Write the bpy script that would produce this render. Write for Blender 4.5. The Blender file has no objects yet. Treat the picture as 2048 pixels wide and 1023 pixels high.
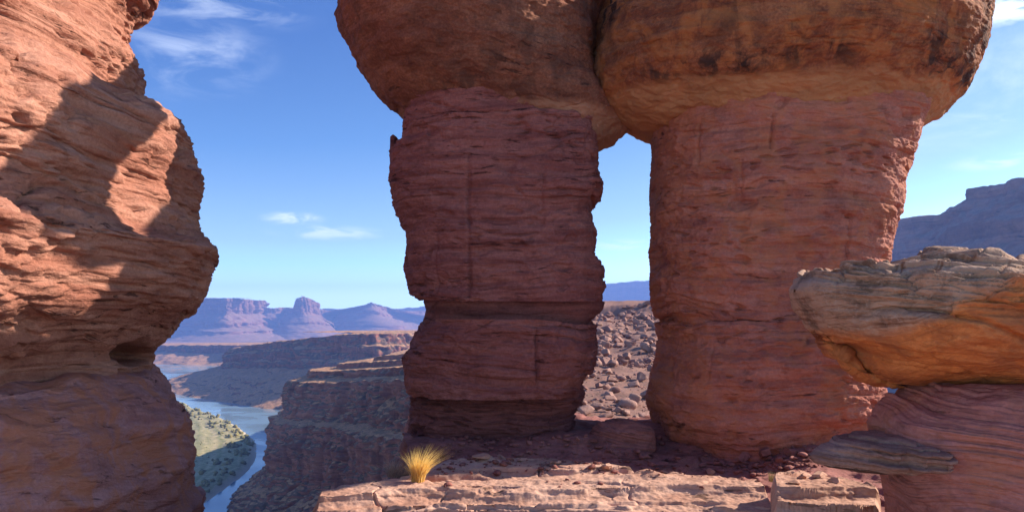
import bpy, bmesh, math, random
import numpy as np
from mathutils import Vector

# ------------------------------------------------------------------ camera, sky, sun, exposure
sc = bpy.context.scene
COL = sc.collection
F = 1607.0; CX = 1024.0; CY = 511.5
PITCH = math.atan((640.0 - CY) / F)
cp, sp = math.cos(PITCH), math.sin(PITCH)

cam_d = bpy.data.cameras.new("camera")
cam = bpy.data.objects.new("camera", cam_d); COL.objects.link(cam)
cam_d.sensor_width = 36.0; cam_d.lens = 36.0 * F / 2048.0
cam_d.clip_start = 0.05; cam_d.clip_end = 60000.0
cam.location = (0, 0, 0); cam.rotation_euler = (math.radians(90) + PITCH, 0, 0)
sc.camera = cam

SUN_EL = math.radians(31.0)
SUN_AZ = math.radians(72.0)           # clockwise from +Y
SUN_STRENGTH = 3.7
SKY_STRENGTH = 0.15
EXPOSURE = 1.44
S = Vector((math.sin(SUN_AZ) * math.cos(SUN_EL), math.cos(SUN_AZ) * math.cos(SUN_EL), math.sin(SUN_EL)))

sun_d = bpy.data.lights.new("sun", 'SUN'); sun = bpy.data.objects.new("sun", sun_d); COL.objects.link(sun)
sun_d.energy = SUN_STRENGTH; sun_d.angle = math.radians(0.5); sun_d.color = (1.0, 0.93, 0.82)
sun.location = (40, 20, 60)
sun.rotation_euler = S.to_track_quat('Z', 'Y').to_euler()

world = bpy.data.worlds.new("World"); sc.world = world; world.use_nodes = True

sc.view_settings.view_transform = 'Standard'; sc.view_settings.look = 'None'
sc.view_settings.exposure = EXPOSURE; sc.view_settings.gamma = 1.0
sc.view_settings.use_curve_mapping = False
sc.render.engine = 'CYCLES'
sc.cycles.use_denoising = True
sc.cycles.max_bounces = 6; sc.cycles.diffuse_bounces = 4; sc.cycles.volume_bounces = 1
sc.cycles.transparent_max_bounces = 16

# ------------------------------------------------------------------ projection helpers
def ray(px, py):
    u = (px - CX) / F; v = (CY - py) / F
    return u, cp - v * sp, sp + v * cp          # x, y, z direction

def at(px, py, Y):
    """world point on the sight line of pixel px,py at world depth Y"""
    x, y, z = ray(px, py)
    return np.array([x / y * Y, Y, z / y * Y])

def on_z(px, py, z0):
    x, y, z = ray(px, py); t = z0 / z
    return np.array([x * t, y * t, z0])

def project(X, Y, Z):
    d = Y * cp + Z * sp
    return CX + F * X / d, CY - F * (-Y * sp + Z * cp) / d

# ------------------------------------------------------------------ noise (numpy)
_r = np.random.RandomState(7)
_P = _r.permutation(256).astype(np.int32); _P = np.concatenate([_P, _P, _P])
_G = _r.normal(size=(256, 3)); _G /= np.linalg.norm(_G, axis=1)[:, None]; _G = _G.astype(np.float32)

def noise(x, y, z):
    x = np.asarray(x, np.float32); y = np.asarray(y, np.float32); z = np.asarray(z, np.float32)
    x, y, z = np.broadcast_arrays(x, y, z)
    xi = np.floor(x).astype(np.int32); yi = np.floor(y).astype(np.int32); zi = np.floor(z).astype(np.int32)
    xf = x - xi; yf = y - yi; zf = z - zi
    xi &= 255; yi &= 255; zi &= 255
    u = xf * xf * xf * (xf * (xf * 6 - 15) + 10)
    v = yf * yf * yf * (yf * (yf * 6 - 15) + 10)
    w = zf * zf * zf * (zf * (zf * 6 - 15) + 10)
    res = 0
    for dx in (0, 1):
        a = _P[xi + dx]; wx = u if dx else 1 - u
        for dy in (0, 1):
            b = _P[a + yi + dy]; wy = v if dy else 1 - v
            for dz in (0, 1):
                g = _G[_P[b + zi + dz] & 255]; wz = w if dz else 1 - w
                res = res + wx * wy * wz * (g[..., 0] * (xf - dx) + g[..., 1] * (yf - dy) + g[..., 2] * (zf - dz))
    return res * 1.6

def fbm(x, y, z, octs=4, gain=0.5, lac=2.03):
    t = 0; a = 1.0; f = 1.0
    for i in range(octs):
        t = t + a * noise(x * f + i * 17.3, y * f + i * 5.1, z * f + i * 9.7)
        a *= gain; f *= lac
    return t

def cells(x, y, z, seed=0):
    """broken blocks: a random value per block and the distance to the joint between blocks"""
    x = x - .5; y = y - .5; z = z - .5
    xi = np.floor(x).astype(np.int32); yi = np.floor(y).astype(np.int32); zi = np.floor(z).astype(np.int32)
    f1 = np.full(x.shape, 9., np.float32); f2 = f1.copy(); v1 = np.zeros(x.shape, np.float32)
    for dx in (0, 1):
        for dy in (0, 1):
            for dz in (0, 1):
                a, b, c = xi + dx, yi + dy, zi + dz
                h = _P[_P[_P[(a + seed) & 255] + (b & 255)] + (c & 255)]
                j = _G[h & 255] * .45
                d = np.sqrt((a + .5 + j[..., 0] - x - .0 - .5) ** 2 + (b + j[..., 1] - y) ** 2 + (c + j[..., 2] - z) ** 2)
                nearer = d < f1
                f2 = np.where(nearer, f1, np.minimum(f2, d)); v1 = np.where(nearer, ((h * 37) & 255) / 255., v1); f1 = np.where(nearer, d, f1)
    return v1, f2 - f1

def smooth(e0, e1, x):
    t = np.clip((x - e0) / (e1 - e0), 0, 1); return t * t * (3 - 2 * t)

def layers(zb, x, y, tmin, tmax, seed, f):
    """bedding: every layer stands out by its own amount, which also wanders along the layer"""
    rs = np.random.RandomState(seed)
    lo, hi = float(zb.min()) - tmax, float(zb.max()) + 2 * tmax
    n = int((hi - lo) / ((tmin + tmax) * .5) * 1.4) + 6
    th = tmin + (tmax - tmin) * rs.rand(n) ** 2
    e = lo + np.concatenate([[0], np.cumsum(th)])
    k = np.clip(np.searchsorted(e, zb) - 1, 0, n - 1)
    fr = (zb - e[k]) / th[k]
    r = (rs.rand(n) * 2 - 1)[k]
    w = noise(x * f, y * f, k * 5.17 + seed)
    rnd = 1 - np.abs(2 * fr - 1) ** 4
    return (r * .6 + w), rnd, rs.rand(n)[k]

def terrace(z, tmin, tmax, seed, sharp=5):
    rs = np.random.RandomState(seed)
    lo, hi = float(z.min()) - tmax, float(z.max()) + 2 * tmax
    n = int((hi - lo) / ((tmin + tmax) * .5) * 1.4) + 6
    th = tmin + (tmax - tmin) * rs.rand(n)
    e = lo + np.concatenate([[0], np.cumsum(th)])
    k = np.clip(np.searchsorted(e, z) - 1, 0, n - 1)
    fr = np.clip((z - e[k]) / th[k], 0, 1)
    return e[k] + th[k] * fr ** sharp, rs.rand(n)[k]

# ------------------------------------------------------------------ mesh helpers
def mesh_np(name, V, Q, mat, parent=None, attrs=None, origin=None, shade=True):
    V = np.asarray(V, np.float64).reshape(-1, 3)
    if origin is None: origin = np.array([0., 0., 0.])
    origin = np.asarray(origin, float)
    V = (V - origin).astype(np.float32)
    Q = np.asarray(Q, np.int32)
    me = bpy.data.meshes.new(name)
    me.vertices.add(len(V)); me.vertices.foreach_set("co", V.ravel())
    nq, k = Q.shape
    me.loops.add(nq * k); me.loops.foreach_set("vertex_index", Q.ravel())
    me.polygons.add(nq)
    me.polygons.foreach_set("loop_start", np.arange(0, nq * k, k, dtype=np.int32))
    if shade: me.polygons.foreach_set("use_smooth", np.ones(nq, dtype=bool))
    me.update(calc_edges=True)
    for an, av in (attrs or {}).items():
        a = me.attributes.new(an, 'FLOAT', 'POINT'); a.data.foreach_set("value", np.asarray(av, np.float32).ravel())
    if mat is not None: me.materials.append(mat)
    o = bpy.data.objects.new(name, me); COL.objects.link(o)
    if parent is not None:
        o.parent = parent
        o.location = Vector(origin) - parent.location
    else:
        o.location = origin
    return o

def grid_quads(nr, nc, wrap=False):
    r = np.arange(nr - 1)[:, None]; c = np.arange(nc if wrap else nc - 1)[None, :]
    c2 = (c + 1) % nc
    a = r * nc + c; b = r * nc + c2; d = (r + 1) * nc + c; e = (r + 1) * nc + c2
    return np.stack([a, b, e, d], -1).reshape(-1, 4)

def grid_normals(P, wrap=False):
    if wrap:
        du = np.roll(P, -1, 1) - np.roll(P, 1, 1)
    else:
        du = np.gradient(P, axis=1)
    dv = np.gradient(P, axis=0)
    n = np.cross(du, dv)
    return n / (np.linalg.norm(n, axis=-1, keepdims=True) + 1e-12)

def tag(o, label, cat, group=None, kind=None):
    o["label"] = label
    if cat: o["category"] = cat
    if group: o["group"] = group
    if kind: o["kind"] = kind
    return o

def structure(o, kind='structure'):
    o["kind"] = kind; return o

def empty(name, loc):
    o = bpy.data.objects.new(name, None); COL.objects.link(o); o.location = Vector(loc)
    o.empty_display_size = .2
    return o

# ------------------------------------------------------------------ materials
class NT:
    def __init__(self, tree): self.t = tree; self.n = tree.nodes; self.l = tree.links
    def add(self, typ, **kw):
        n = self.n.new(typ)
        for k, v in kw.items(): setattr(n, k, v)
        return n
    def link(self, a, b): self.l.new(a, b)
    def val(self, node, name, v):
        s = node.inputs[name]
        if hasattr(v, 'is_output'): self.link(v, s)
        else: s.default_value = v
    def math(self, op, a, b=0.0, c=None, clamp=False):
        n = self.add('ShaderNodeMath', operation=op, use_clamp=clamp)
        self.val(n, 0, a); self.val(n, 1, b)
        if c is not None: self.val(n, 2, c)
        return n.outputs[0]
    def vmul(self, v, s):
        n = self.add('ShaderNodeVectorMath', operation='MULTIPLY'); self.link(v, n.inputs[0]); n.inputs[1].default_value = s
        return n.outputs[0]
    def vadd(self, v, s):
        n = self.add('ShaderNodeVectorMath', operation='ADD'); self.link(v, n.inputs[0]); self.val(n, 1, s)
        return n.outputs[0]
    def noise(self, v, scale, detail=4, rough=.55, dist=0.0):
        n = self.add('ShaderNodeTexNoise'); self.link(v, n.inputs['Vector'])
        n.inputs['Scale'].default_value = scale; n.inputs['Detail'].default_value = detail
        n.inputs['Roughness'].default_value = rough; n.inputs['Distortion'].default_value = dist
        return n.outputs['Fac']
    def map(self, v, a, b, c=0.0, d=1.0):
        n = self.add('ShaderNodeMapRange'); self.val(n, 0, v)
        n.inputs[1].default_value = a; n.inputs[2].default_value = b; n.inputs[3].default_value = c; n.inputs[4].default_value = d
        n.interpolation_type = 'SMOOTHSTEP'
        return n.outputs[0]
    def mix(self, f, a, b, mode='MIX'):
        n = self.add('ShaderNodeMix', data_type='RGBA', blend_type=mode)
        self.val(n, 0, f)
        for i, v in ((6, a), (7, b)):
            if hasattr(v, 'is_output'): self.link(v, n.inputs[i])
            else: n.inputs[i].default_value = (v[0], v[1], v[2], 1)
        return n.outputs[2]

def new_mat(name, rough=.9, spec=.15):
    m = bpy.data.materials.new(name); m.use_nodes = True
    t = NT(m.node_tree)
    b = t.n['Principled BSDF']
    b.inputs['Roughness'].default_value = rough
    b.inputs['Specular IOR Level'].default_value = spec
    return m, t, b

def rock_mat(name, base, light, dark, scale=1.0, band=8.0, bandmix=.7, varnish=0.0, varnish_col=(.05, .03, .028),
             patina=None, patina_amt=0.0, grain=1.0, bump=.5, bump_d=.02, top=None, top_z=None, lichen=None, lines=.5, lowband=None, low_z=(0, 1)):
    """bedded sandstone: colour by layer, blotches, thin dark partings, iron / manganese streaks running down, grain"""
    m, t, b = new_mat(name)
    if scale > .3:
        gb = (.87, .86) if name in ('cliff sandstone', 'pale slickrock', 'orange sandstone', 'grey bedded sandstone') else (.86, .90)
        redder = lambda c: (c[0] * .98, c[1] * gb[0], c[2] * gb[1])
        base, light, dark = redder(base), redder(light), redder(dark)
    geo = t.add('ShaderNodeNewGeometry').outputs['Position']
    pos = t.vmul(geo, (scale, scale, scale))
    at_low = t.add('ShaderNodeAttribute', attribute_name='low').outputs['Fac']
    at_bed = t.add('ShaderNodeAttribute', attribute_name='bed').outputs['Fac']
    at_lay = t.add('ShaderNodeAttribute', attribute_name='lay').outputs['Fac']
    cx = t.add('ShaderNodeSeparateXYZ'); t.link(pos, cx.inputs[0])
    bed = t.math('MULTIPLY', at_bed, scale)
    cmb = t.add('ShaderNodeCombineXYZ')
    t.link(t.math('MULTIPLY', cx.outputs[0], .55), cmb.inputs[0])
    t.link(t.math('MULTIPLY', cx.outputs[1], .55), cmb.inputs[1])
    t.link(t.math('MULTIPLY', bed, band), cmb.inputs[2])
    sv = cmb.outputs[0]
    s1 = t.noise(sv, 1.0, 5, .6, .25)
    s2 = t.noise(t.vmul(sv, (1.4, 1.4, 3.0)), 1.6, 4, .6, .2)
    blot = t.noise(pos, 1.1, 5, .6, .6)
    col = t.mix(t.map(s1, .36, .66), dark, light)
    col = t.mix(bandmix, base, col)
    col = t.mix(t.map(blot, .40, .72, 0, .75), col, base)
    col = t.mix(t.map(at_lay, .55, 1.0, 0, .45), col, light)
    # thin dark partings along the bedding
    ln = t.map(s2, .30, .42, lines, 0)
    col = t.mix(ln, col, tuple(c * .32 for c in dark))
    # dark and bleached patches a hand to an arm across, and short dark dashes where softer beds have weathered out
    mott = t.noise(t.vmul(pos, (1, 1, 1.6)), 3.4, 6, .68, .5)
    col = t.mix(t.map(mott, .30, .50, .55, 0), col, tuple(c * .62 for c in dark))
    col = t.mix(t.map(mott, .54, .72, 0, .45), col, light)
    cd = t.add('ShaderNodeCombineXYZ')
    t.link(t.math('MULTIPLY', cx.outputs[0], 2.6), cd.inputs[0]); t.link(t.math('MULTIPLY', cx.outputs[1], 2.6), cd.inputs[1]); t.link(t.math('MULTIPLY', bed, 17.0), cd.inputs[2])
    dash = t.noise(cd.outputs[0], 1.0, 4, .6, .3)
    dm = t.map(t.noise(t.vmul(sv, (.5, .5, .35)), 1.0, 2, .5), .46, .60)
    col = t.mix(t.math('MULTIPLY', t.map(dash, .58, .66), t.math('MULTIPLY', dm, .85)), col, tuple(c * .22 for c in dark))
    fine = t.noise(pos, 26.0, 4, .70)
    col = t.mix(t.map(fine, .3, .7, .30 * grain, 0), col, tuple(c * .55 for c in dark))
    col = t.mix(t.map(fine, .5, .85, 0, .30 * grain), col, light)
    if patina is not None:
        pn = t.noise(t.vmul(pos, (1, 1, .7)), 1.7, 6, .65, 1.2)
        col = t.mix(t.map(pn, .44, .62, 0, patina_amt), col, patina)
    if varnish > 0:
        vv = t.noise(t.vmul(pos, (3.2, 3.2, .55)), 1.0, 7, .68, .5)
        v2 = t.noise(t.vmul(pos, (.5, .5, .8)), 1.0, 3, .5, .3)
        vf = t.math('MULTIPLY', t.map(vv, .45, .60), t.map(v2, .38, .62, .1, 1.0))
        v3 = t.noise(t.vmul(pos, (2.0, 2.0, 5.0)), 2.0, 6, .7, .8)
        vf = t.math('MAXIMUM', vf, t.math('MULTIPLY', t.map(v3, .53, .66), t.map(v2, .46, .62)))
        col = t.mix(t.math('MULTIPLY', vf, varnish), col, varnish_col)
    if top is not None:
        zz = t.math('ADD', at_bed, t.math('MULTIPLY', t.math('SUBTRACT', blot, .5), .25))
        col = t.mix(t.map(zz, top_z[0], top_z[1]), col, top)
        ln2 = t.math('MULTIPLY', t.map(s2, .34, .48, .75, 0), t.map(zz, top_z[0], top_z[1]))
        col = t.mix(ln2, col, tuple(c * .35 for c in dark))
        tz_ = t.map(zz, top_z[0], top_z[1])
        col = t.mix(t.math('MULTIPLY', t.map(mott, .32, .56, .75, 0), tz_), col, (.10, .058, .042))
        col = t.mix(t.math('MULTIPLY', t.map(fine, .50, .70, 0, .5), tz_), col, (.46, .31, .24))
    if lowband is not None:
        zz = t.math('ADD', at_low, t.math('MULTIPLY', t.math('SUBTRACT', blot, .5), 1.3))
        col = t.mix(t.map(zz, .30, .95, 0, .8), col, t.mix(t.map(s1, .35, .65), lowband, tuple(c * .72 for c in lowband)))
    if lichen is not None:
        lz = t.noise(pos, 5.0, 5, .7, .4)
        col = t.mix(t.map(lz, .58, .70, 0, .8), col, lichen)
    t.link(col, b.inputs['Base Color'])
    # relief
    pit = t.noise(t.vmul(pos, (1, 1, 2.2)), 7.0, 6, .66, .4)
    h = t.math('ADD', t.math('MULTIPLY', s2, .9), t.math('MULTIPLY', pit, 1.2))
    h = t.math('ADD', h, t.math('MULTIPLY', fine, .45)); h = t.math('ADD', h, t.math('MULTIPLY', mott, .9))
    h = t.math('SUBTRACT', h, t.math('MULTIPLY', t.map(dash, .58, .66), t.math('MULTIPLY', dm, .6)))
    bn = t.add('ShaderNodeBump'); bn.inputs['Strength'].default_value = bump; bn.inputs['Distance'].default_value = bump_d
    t.link(h, bn.inputs['Height']); t.link(bn.outputs[0], b.inputs['Normal'])
    return m

M = {}
M['cliff'] = rock_mat('cliff sandstone', (.44, .195, .122), (.54, .295, .20), (.26, .10, .065), band=5, bump=.8, bump_d=.035, lines=.5)
M['cliff_low'] = rock_mat('cross bedded sandstone', (.46, .22, .18), (.55, .31, .265), (.29, .13, .112), band=11, bump=.8, bump_d=.03, patina=(.46, .155, .07), patina_amt=.7, lines=.6)
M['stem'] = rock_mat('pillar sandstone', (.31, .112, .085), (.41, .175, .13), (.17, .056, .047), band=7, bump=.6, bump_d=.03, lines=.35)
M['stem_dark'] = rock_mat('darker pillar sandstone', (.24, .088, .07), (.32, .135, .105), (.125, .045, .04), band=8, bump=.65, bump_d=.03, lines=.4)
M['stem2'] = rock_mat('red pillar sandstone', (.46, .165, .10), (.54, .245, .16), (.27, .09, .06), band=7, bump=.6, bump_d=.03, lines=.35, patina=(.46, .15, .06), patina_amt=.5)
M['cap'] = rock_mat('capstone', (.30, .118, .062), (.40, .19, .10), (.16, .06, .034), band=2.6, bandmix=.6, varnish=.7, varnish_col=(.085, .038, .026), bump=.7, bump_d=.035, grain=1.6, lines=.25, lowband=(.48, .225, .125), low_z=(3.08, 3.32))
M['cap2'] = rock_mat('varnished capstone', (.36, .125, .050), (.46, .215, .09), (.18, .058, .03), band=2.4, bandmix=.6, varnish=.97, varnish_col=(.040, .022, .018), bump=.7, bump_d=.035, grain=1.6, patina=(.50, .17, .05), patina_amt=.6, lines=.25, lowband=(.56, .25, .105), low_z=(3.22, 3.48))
M['ledge'] = rock_mat('pale slickrock', (.56, .345, .235), (.66, .45, .33), (.40, .21, .14), band=7, bump=.5, bump_d=.012, lines=.3, grain=.7)
M['bedrock'] = rock_mat('dark bedrock', (0.336, 0.140, 0.103), (0.426, 0.202, 0.157), (0.190, 0.076, 0.056), band=9, bump=.6, bump_d=.025, lines=.6)
M['over'] = rock_mat('orange sandstone', (.66, .225, .058), (.74, .32, .11), (.42, .125, .042), band=4, bandmix=.6, bump=.9, bump_d=.02, top=(.41, .235, .155), top_z=(.24, .38), patina=(.30, .10, .045), patina_amt=.6, lines=.3, grain=1.1)
M['pedestal'] = rock_mat('lavender sandstone', (0.403, 0.174, 0.134), (0.482, 0.230, 0.185), (0.258, 0.101, 0.078), band=10, bump=.45, bump_d=.018, patina=(.42, .16, .08), patina_amt=.4)
M['grey'] = rock_mat('grey bedded sandstone', (.34, .21, .165), (.43, .29, .23), (.17, .09, .07), band=16, bump=.8, bump_d=.02, lines=.9)
M['far'] = rock_mat('mesa rock', (.27, .115, .075), (.40, .20, .14), (.14, .055, .04), scale=.012, band=9, bump=.4, bump_d=3.0, grain=.6, lines=.75, varnish=.6, varnish_col=(.10, .05, .04))
M['bench'] = rock_mat('bench rock', (.36, .125, .078), (.45, .19, .12), (.17, .056, .040), scale=.05, band=9, bump=.6, bump_d=1.2, grain=.8, lines=.6, varnish=.75, varnish_col=(.10, .042, .032))
M['talus'] = rock_mat('rubble slope rock', (.36, .19, .145), (.46, .28, .22), (.22, .10, .08), scale=.5, band=5, bump=.6, bump_d=.12, grain=1.2, lines=.4)

def slope_mat(name, rockm, top_col, veg_col, scale, lo=.55, hi=.8, vs=6.0, veg_amt=.7, scree=None):
    """rock as rockm, with soil and low scrub lying where the ground is flat enough to hold it"""
    m = rockm.copy(); m.name = name
    t = NT(m.node_tree); b = t.n['Principled BSDF']
    src = b.inputs['Base Color'].links[0].from_socket
    g = t.add('ShaderNodeNewGeometry')
    sep = t.add('ShaderNodeSeparateXYZ'); t.link(g.outputs['Normal'], sep.inputs[0])
    pos = t.vmul(g.outputs['Position'], (scale, scale, scale))
    n1 = t.noise(pos, 2.0, 5, .6)
    n2 = t.noise(pos, vs, 6, .7)
    n3 = t.noise(pos, vs * 7, 3, .7)
    f = t.math('ADD', sep.outputs[2], t.math('MULTIPLY', t.math('SUBTRACT', n1, .5), .25))
    soil = t.mix(t.map(n2, .45, .62, 0, veg_amt), top_col, veg_col)
    soil = t.mix(t.map(n3, .52, .62, 0, veg_amt), soil, tuple(c * .7 for c in veg_col))
    if scree is not None:       # loose scree with scrub on the slopes between the cliff bands
        sc_ = t.mix(t.map(n2, .40, .60), scree, tuple(c * .55 for c in scree)); sc_ = t.mix(t.map(n3, .55, .62, 0, .6), sc_, (.055, .055, .035))
        src = t.mix(t.map(f, .30, .48), src, sc_)
    col = t.mix(t.map(f, lo, hi), src, soil)
    t.link(col, b.inputs['Base Color'])
    return m
M['bench_top'] = slope_mat('bench with scrub', M['bench'], (.52, .25, .125), (.17, .13, .07), .05, .66, .88, 6.0, .6, scree=(.185, .108, .076))
M['far_slope'] = slope_mat('mesa with scree', M['far'], (.30, .16, .115), (.17, .115, .078), .012, .5, .85)
M['talus_top'] = slope_mat('rubble and dust', M['talus'], (.30, .145, .105), (.19, .12, .08), .5, .6, .95, 5.0, .6)

# ------------------------------------------------------------------ world: Nishita sky with thin cirrus
def build_world():
    t = NT(world.node_tree)
    bg = t.n['Background']
    sky = t.add('ShaderNodeTexSky', sky_type='NISHITA')
    sky.sun_disc = False; sky.sun_elevation = SUN_EL; sky.sun_rotation = SUN_AZ
    sky.altitude = 1300; sky.air_density = 1.0; sky.dust_density = .6; sky.ozone_density = 2.2
    tc = t.add('ShaderNodeTexCoord').outputs['Generated']
    nrm = t.add('ShaderNodeVectorMath', operation='NORMALIZE'); t.link(tc, nrm.inputs[0]); d = nrm.outputs[0]
    def blob(px, py, wx, wz, amt, scale, stretch, lo, hi, seed):
        r = np.array(ray(px, py)); r /= np.linalg.norm(r)
        v = t.vadd(d, tuple(-r))
        # a soft patch on the sky dome round that direction
        v = t.vmul(v, (1 / wx, 1 / wx, 1 / wz))
        ln = t.add('ShaderNodeVectorMath', operation='LENGTH'); t.link(v, ln.inputs[0])
        msk = t.map(ln.outputs['Value'], 0.15, 1.0, 1.0, 0.0)
        q = t.vmul(t.vadd(d, (seed, seed * .7, 0)), stretch)
        n = t.noise(q, scale, 7, .62, .8)
        return t.math('MULTIPLY', t.math('MULTIPLY', t.map(n, lo, hi), msk), amt)
    cl = blob(385, 110, .11, .060, .40, 9, (1, 1, 3.0), .42, .75, 1.3)
    for a in ((585, 437, .045, .011, .75, 20, (1, 1, 4.0), .36, .62, 2.1),
              (655, 465, .085, .012, .55, 18, (1, 1, 5.0), .38, .66, 3.4),
              (2030, 15, .10, .022, .95, 14, (1, 1, 3.5), .34, .56, 4.2),
              (1255, 490, .06, .010, .45, 18, (1, 1, 5.0), .35, .62, 5.9),
              (1900, 255, .10, .020, .35, 16, (1, 1, 4.0), .40, .66, 7.7),
              (2010, 322, .07, .012, .45, 18, (1, 1, 5.0), .38, .64, 6.5),
              (1990, 190, .22, .11, .42, 6, (1, 1, 2.0), .30, .75, 9.9),
              (420, 10, .14, .03, .30, 10, (1, 1, 4.0), .42, .72, 8.8)):
        cl = t.math('MAXIMUM', cl, blob(*a))
    # clear dry desert air: deeper blue overhead than the sea level model gives
    sr = t.add('ShaderNodeSeparateColor'); t.link(sky.outputs[0], sr.inputs[0])
    rp = t.add('ShaderNodeValToRGB'); t.link(t.math('DIVIDE', sr.outputs[0], 9.0), rp.inputs[0])
    el = rp.color_ramp.elements
    stops = [(.10, (.19, .47, 1.40)), (.135, (.22, .55, 1.52)), (.20, (.42, .98, 2.1)), (.355, (1.4, 2.3, 3.15)), (.43, (2.0, 3.5, 4.7)), (.58, (4.0, 5.6, 6.4)), (1.0, (5.2, 6.6, 7.2))]
    while len(el) < len(stops): el.new(.5)
    for e_, (p_, c_) in zip(el, stops): e_.position = p_; e_.color = (c_[0] / 8, c_[1] / 8, c_[2] / 8, 1)
    tint = t.mix(1.0, rp.outputs[0], (8, 8, 8), 'MULTIPLY')
    col = t.mix(cl, tint, CLOUD_COL)
    t.link(col, bg.inputs['Color'])
    bg.inputs['Strength'].default_value = SKY_STRENGTH
CLOUD_COL = (3.5, 3.8, 4.2)
build_world()

# ================================================================== SETTING: far country
RIVER_Z = -95.0

def smooth_curve(pts, n, persp=False):
    """Catmull-Rom through pts (k,dim), resampled to n points evenly by arc length"""
    p = np.asarray(pts, float); k = len(p)
    ext = np.vstack([2 * p[0] - p[1], p, 2 * p[-1] - p[-2]])
    out = []
    for i in range(k - 1):
        a, b, c, d = ext[i:i + 4]
        for tt in np.linspace(0, 1, 24, endpoint=False):
            out.append(.5 * ((2 * b) + (-a + c) * tt + (2 * a - 5 * b + 4 * c - d) * tt ** 2 + (-a + 3 * b - 3 * c + d) * tt ** 3))
    out.append(p[-1]); out = np.array(out)
    s = np.concatenate([[0], np.cumsum(np.linalg.norm(np.diff(out[:, :2], axis=0), axis=1))])
    if persp:
        w = np.concatenate([[0], np.cumsum(np.diff(s) / np.maximum(out[1:, 1], 60.))]); q = np.interp(np.linspace(0, w[-1], n), w, s)
    else:
        q = np.linspace(0, s[-1], n)
    return np.stack([np.interp(q, s, out[:, j]) for j in range(out.shape[1])], 1), q

def escarpment(name, ctrl, prof, nu, nv, mat, amp=(20, 8, 2), wl=(300, 80, 15), lay=(2, 12), lay_amp=2.0, side=1, seed=0,
               zbase=None, linear=False, flute=0.0, flute_wl=30.0, tail=.25):
    """a cliff line: ctrl = (px, py of rim, depth) along the rim; prof = (outward, fraction of the way down from rim to zbase)"""
    pts = np.array([at(*c) for c in ctrl])
    if linear:
        s = np.concatenate([[0], np.cumsum(np.linalg.norm(np.diff(pts[:, :2], axis=0), axis=1))])
        q = np.linspace(0, s[-1], nu); C = np.stack([np.interp(q, s, pts[:, j]) for j in range(3)], 1)
    else:
        C, q = smooth_curve(pts, nu, True)
    T = np.gradient(C[:, :2], axis=0); T /= np.linalg.norm(T, axis=1, keepdims=True) + 1e-9
    w = max(3, nu // 40); ker = np.ones(w) / w
    T = np.stack([np.convolve(np.pad(T[:, j], (w // 2, w - 1 - w // 2), 'edge'), ker, 'valid') for j in range(2)], 1)
    T /= np.linalg.norm(T, axis=1, keepdims=True)
    N = np.stack([T[:, 1], -T[:, 0]], 1) * side
    prof = np.array(prof, float)
    seg = np.hypot(np.diff(prof[:, 0]), np.diff(prof[:, 1]) * abs((C[:, 2] - zbase).mean()))
    ps = np.concatenate([[0], np.cumsum(seg)]); v = np.linspace(0, ps[-1], nv)
    D = np.interp(v, ps, prof[:, 0]); Fz = np.interp(v, ps, prof[:, 1])
    Z = C[None, :, 2] + (zbase - C[None, :, 2]) * Fz[:, None]
    # buttresses and alcoves: the whole profile moves in and out along the rim
    x0 = C[None, :, 0] + N[None, :, 0] * D[:, None]; y0 = C[None, :, 1] + N[None, :, 1] * D[:, None]
    inside = smooth(-3 * wl[2], 0, D)[:, None]
    dd = np.abs(np.gradient(D)); dz = np.abs(np.gradient(Fz)) * abs((C[:, 2] - zbase).mean())
    st = smooth(.62, .86, dz / (np.hypot(dd, dz) + 1e-9)); ker2 = np.ones(5) / 5
    st = np.convolve(np.pad(st, 2, 'edge'), ker2, 'valid')[:, None]; st = .12 + .88 * st
    off = np.zeros_like(Z)
    for a, l in zip(amp, wl):
        off = off + a * (.55 * noise(x0 / l + seed, y0 / l, Z / (l * 2.5)) + .75 * noise(x0 / l + seed * 2, y0 / l, Z / (l * .35)))
    if flute > 0:
        fl = np.abs(noise(x0 / flute_wl + seed * 2, y0 / flute_wl, Z / (flute_wl * 8)))
        off = off - st * flute * (1 - smooth(0, .28, fl))
    zb = Z + lay[1] * .5 * noise(x0 / (wl[0]), y0 / wl[0], seed + .5)
    pr, rnd, lc = layers(zb, x0, y0, lay[0], lay[1], seed + 3, 1 / (wl[1]))
    off = off + st * lay_amp * pr * (.4 + .6 * rnd)
    v_, e_ = cells(x0 / wl[2] * .6, y0 / wl[2] * .6, zb / (wl[2] * 2.2), seed)
    v2_, e2_ = cells(x0 / wl[2] * 1.7, y0 / wl[2] * 1.7, zb / (wl[2] * .4), seed + 5)
    off = off + st * amp[2] * (.9 * (v_ - .5) - .5 * (1 - smooth(0, .12, e_))) + st * amp[2] * .45 * (v2_ - .5)
    gul = np.abs(noise(x0 / (wl[1] * .5) + seed, y0 / (wl[1] * .5), .4)); off = off - (1 - st) * amp[2] * .9 * (1 - smooth(0, .3, gul))
    off = off * (inside * (1 - tail) + tail * inside)
    X = x0 + N[None, :, 0] * off; Y = y0 + N[None, :, 1] * off
    rough = wl[2] * .10 * fbm(X / wl[2], Y / wl[2], Z / wl[2], 3)
    Z = Z + rough * (1 if D[0] > -1 else smooth(D[0], 0, D)[:, None] * .7 + .3)
    P = np.stack([X, Y, Z], -1)
    Q = grid_quads(nv, nu)
    if side > 0: Q = Q[:, ::-1]
    o = mesh_np(name, P, Q, mat, None, {'bed': zb, 'lay': lc})
    return o, P

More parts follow.
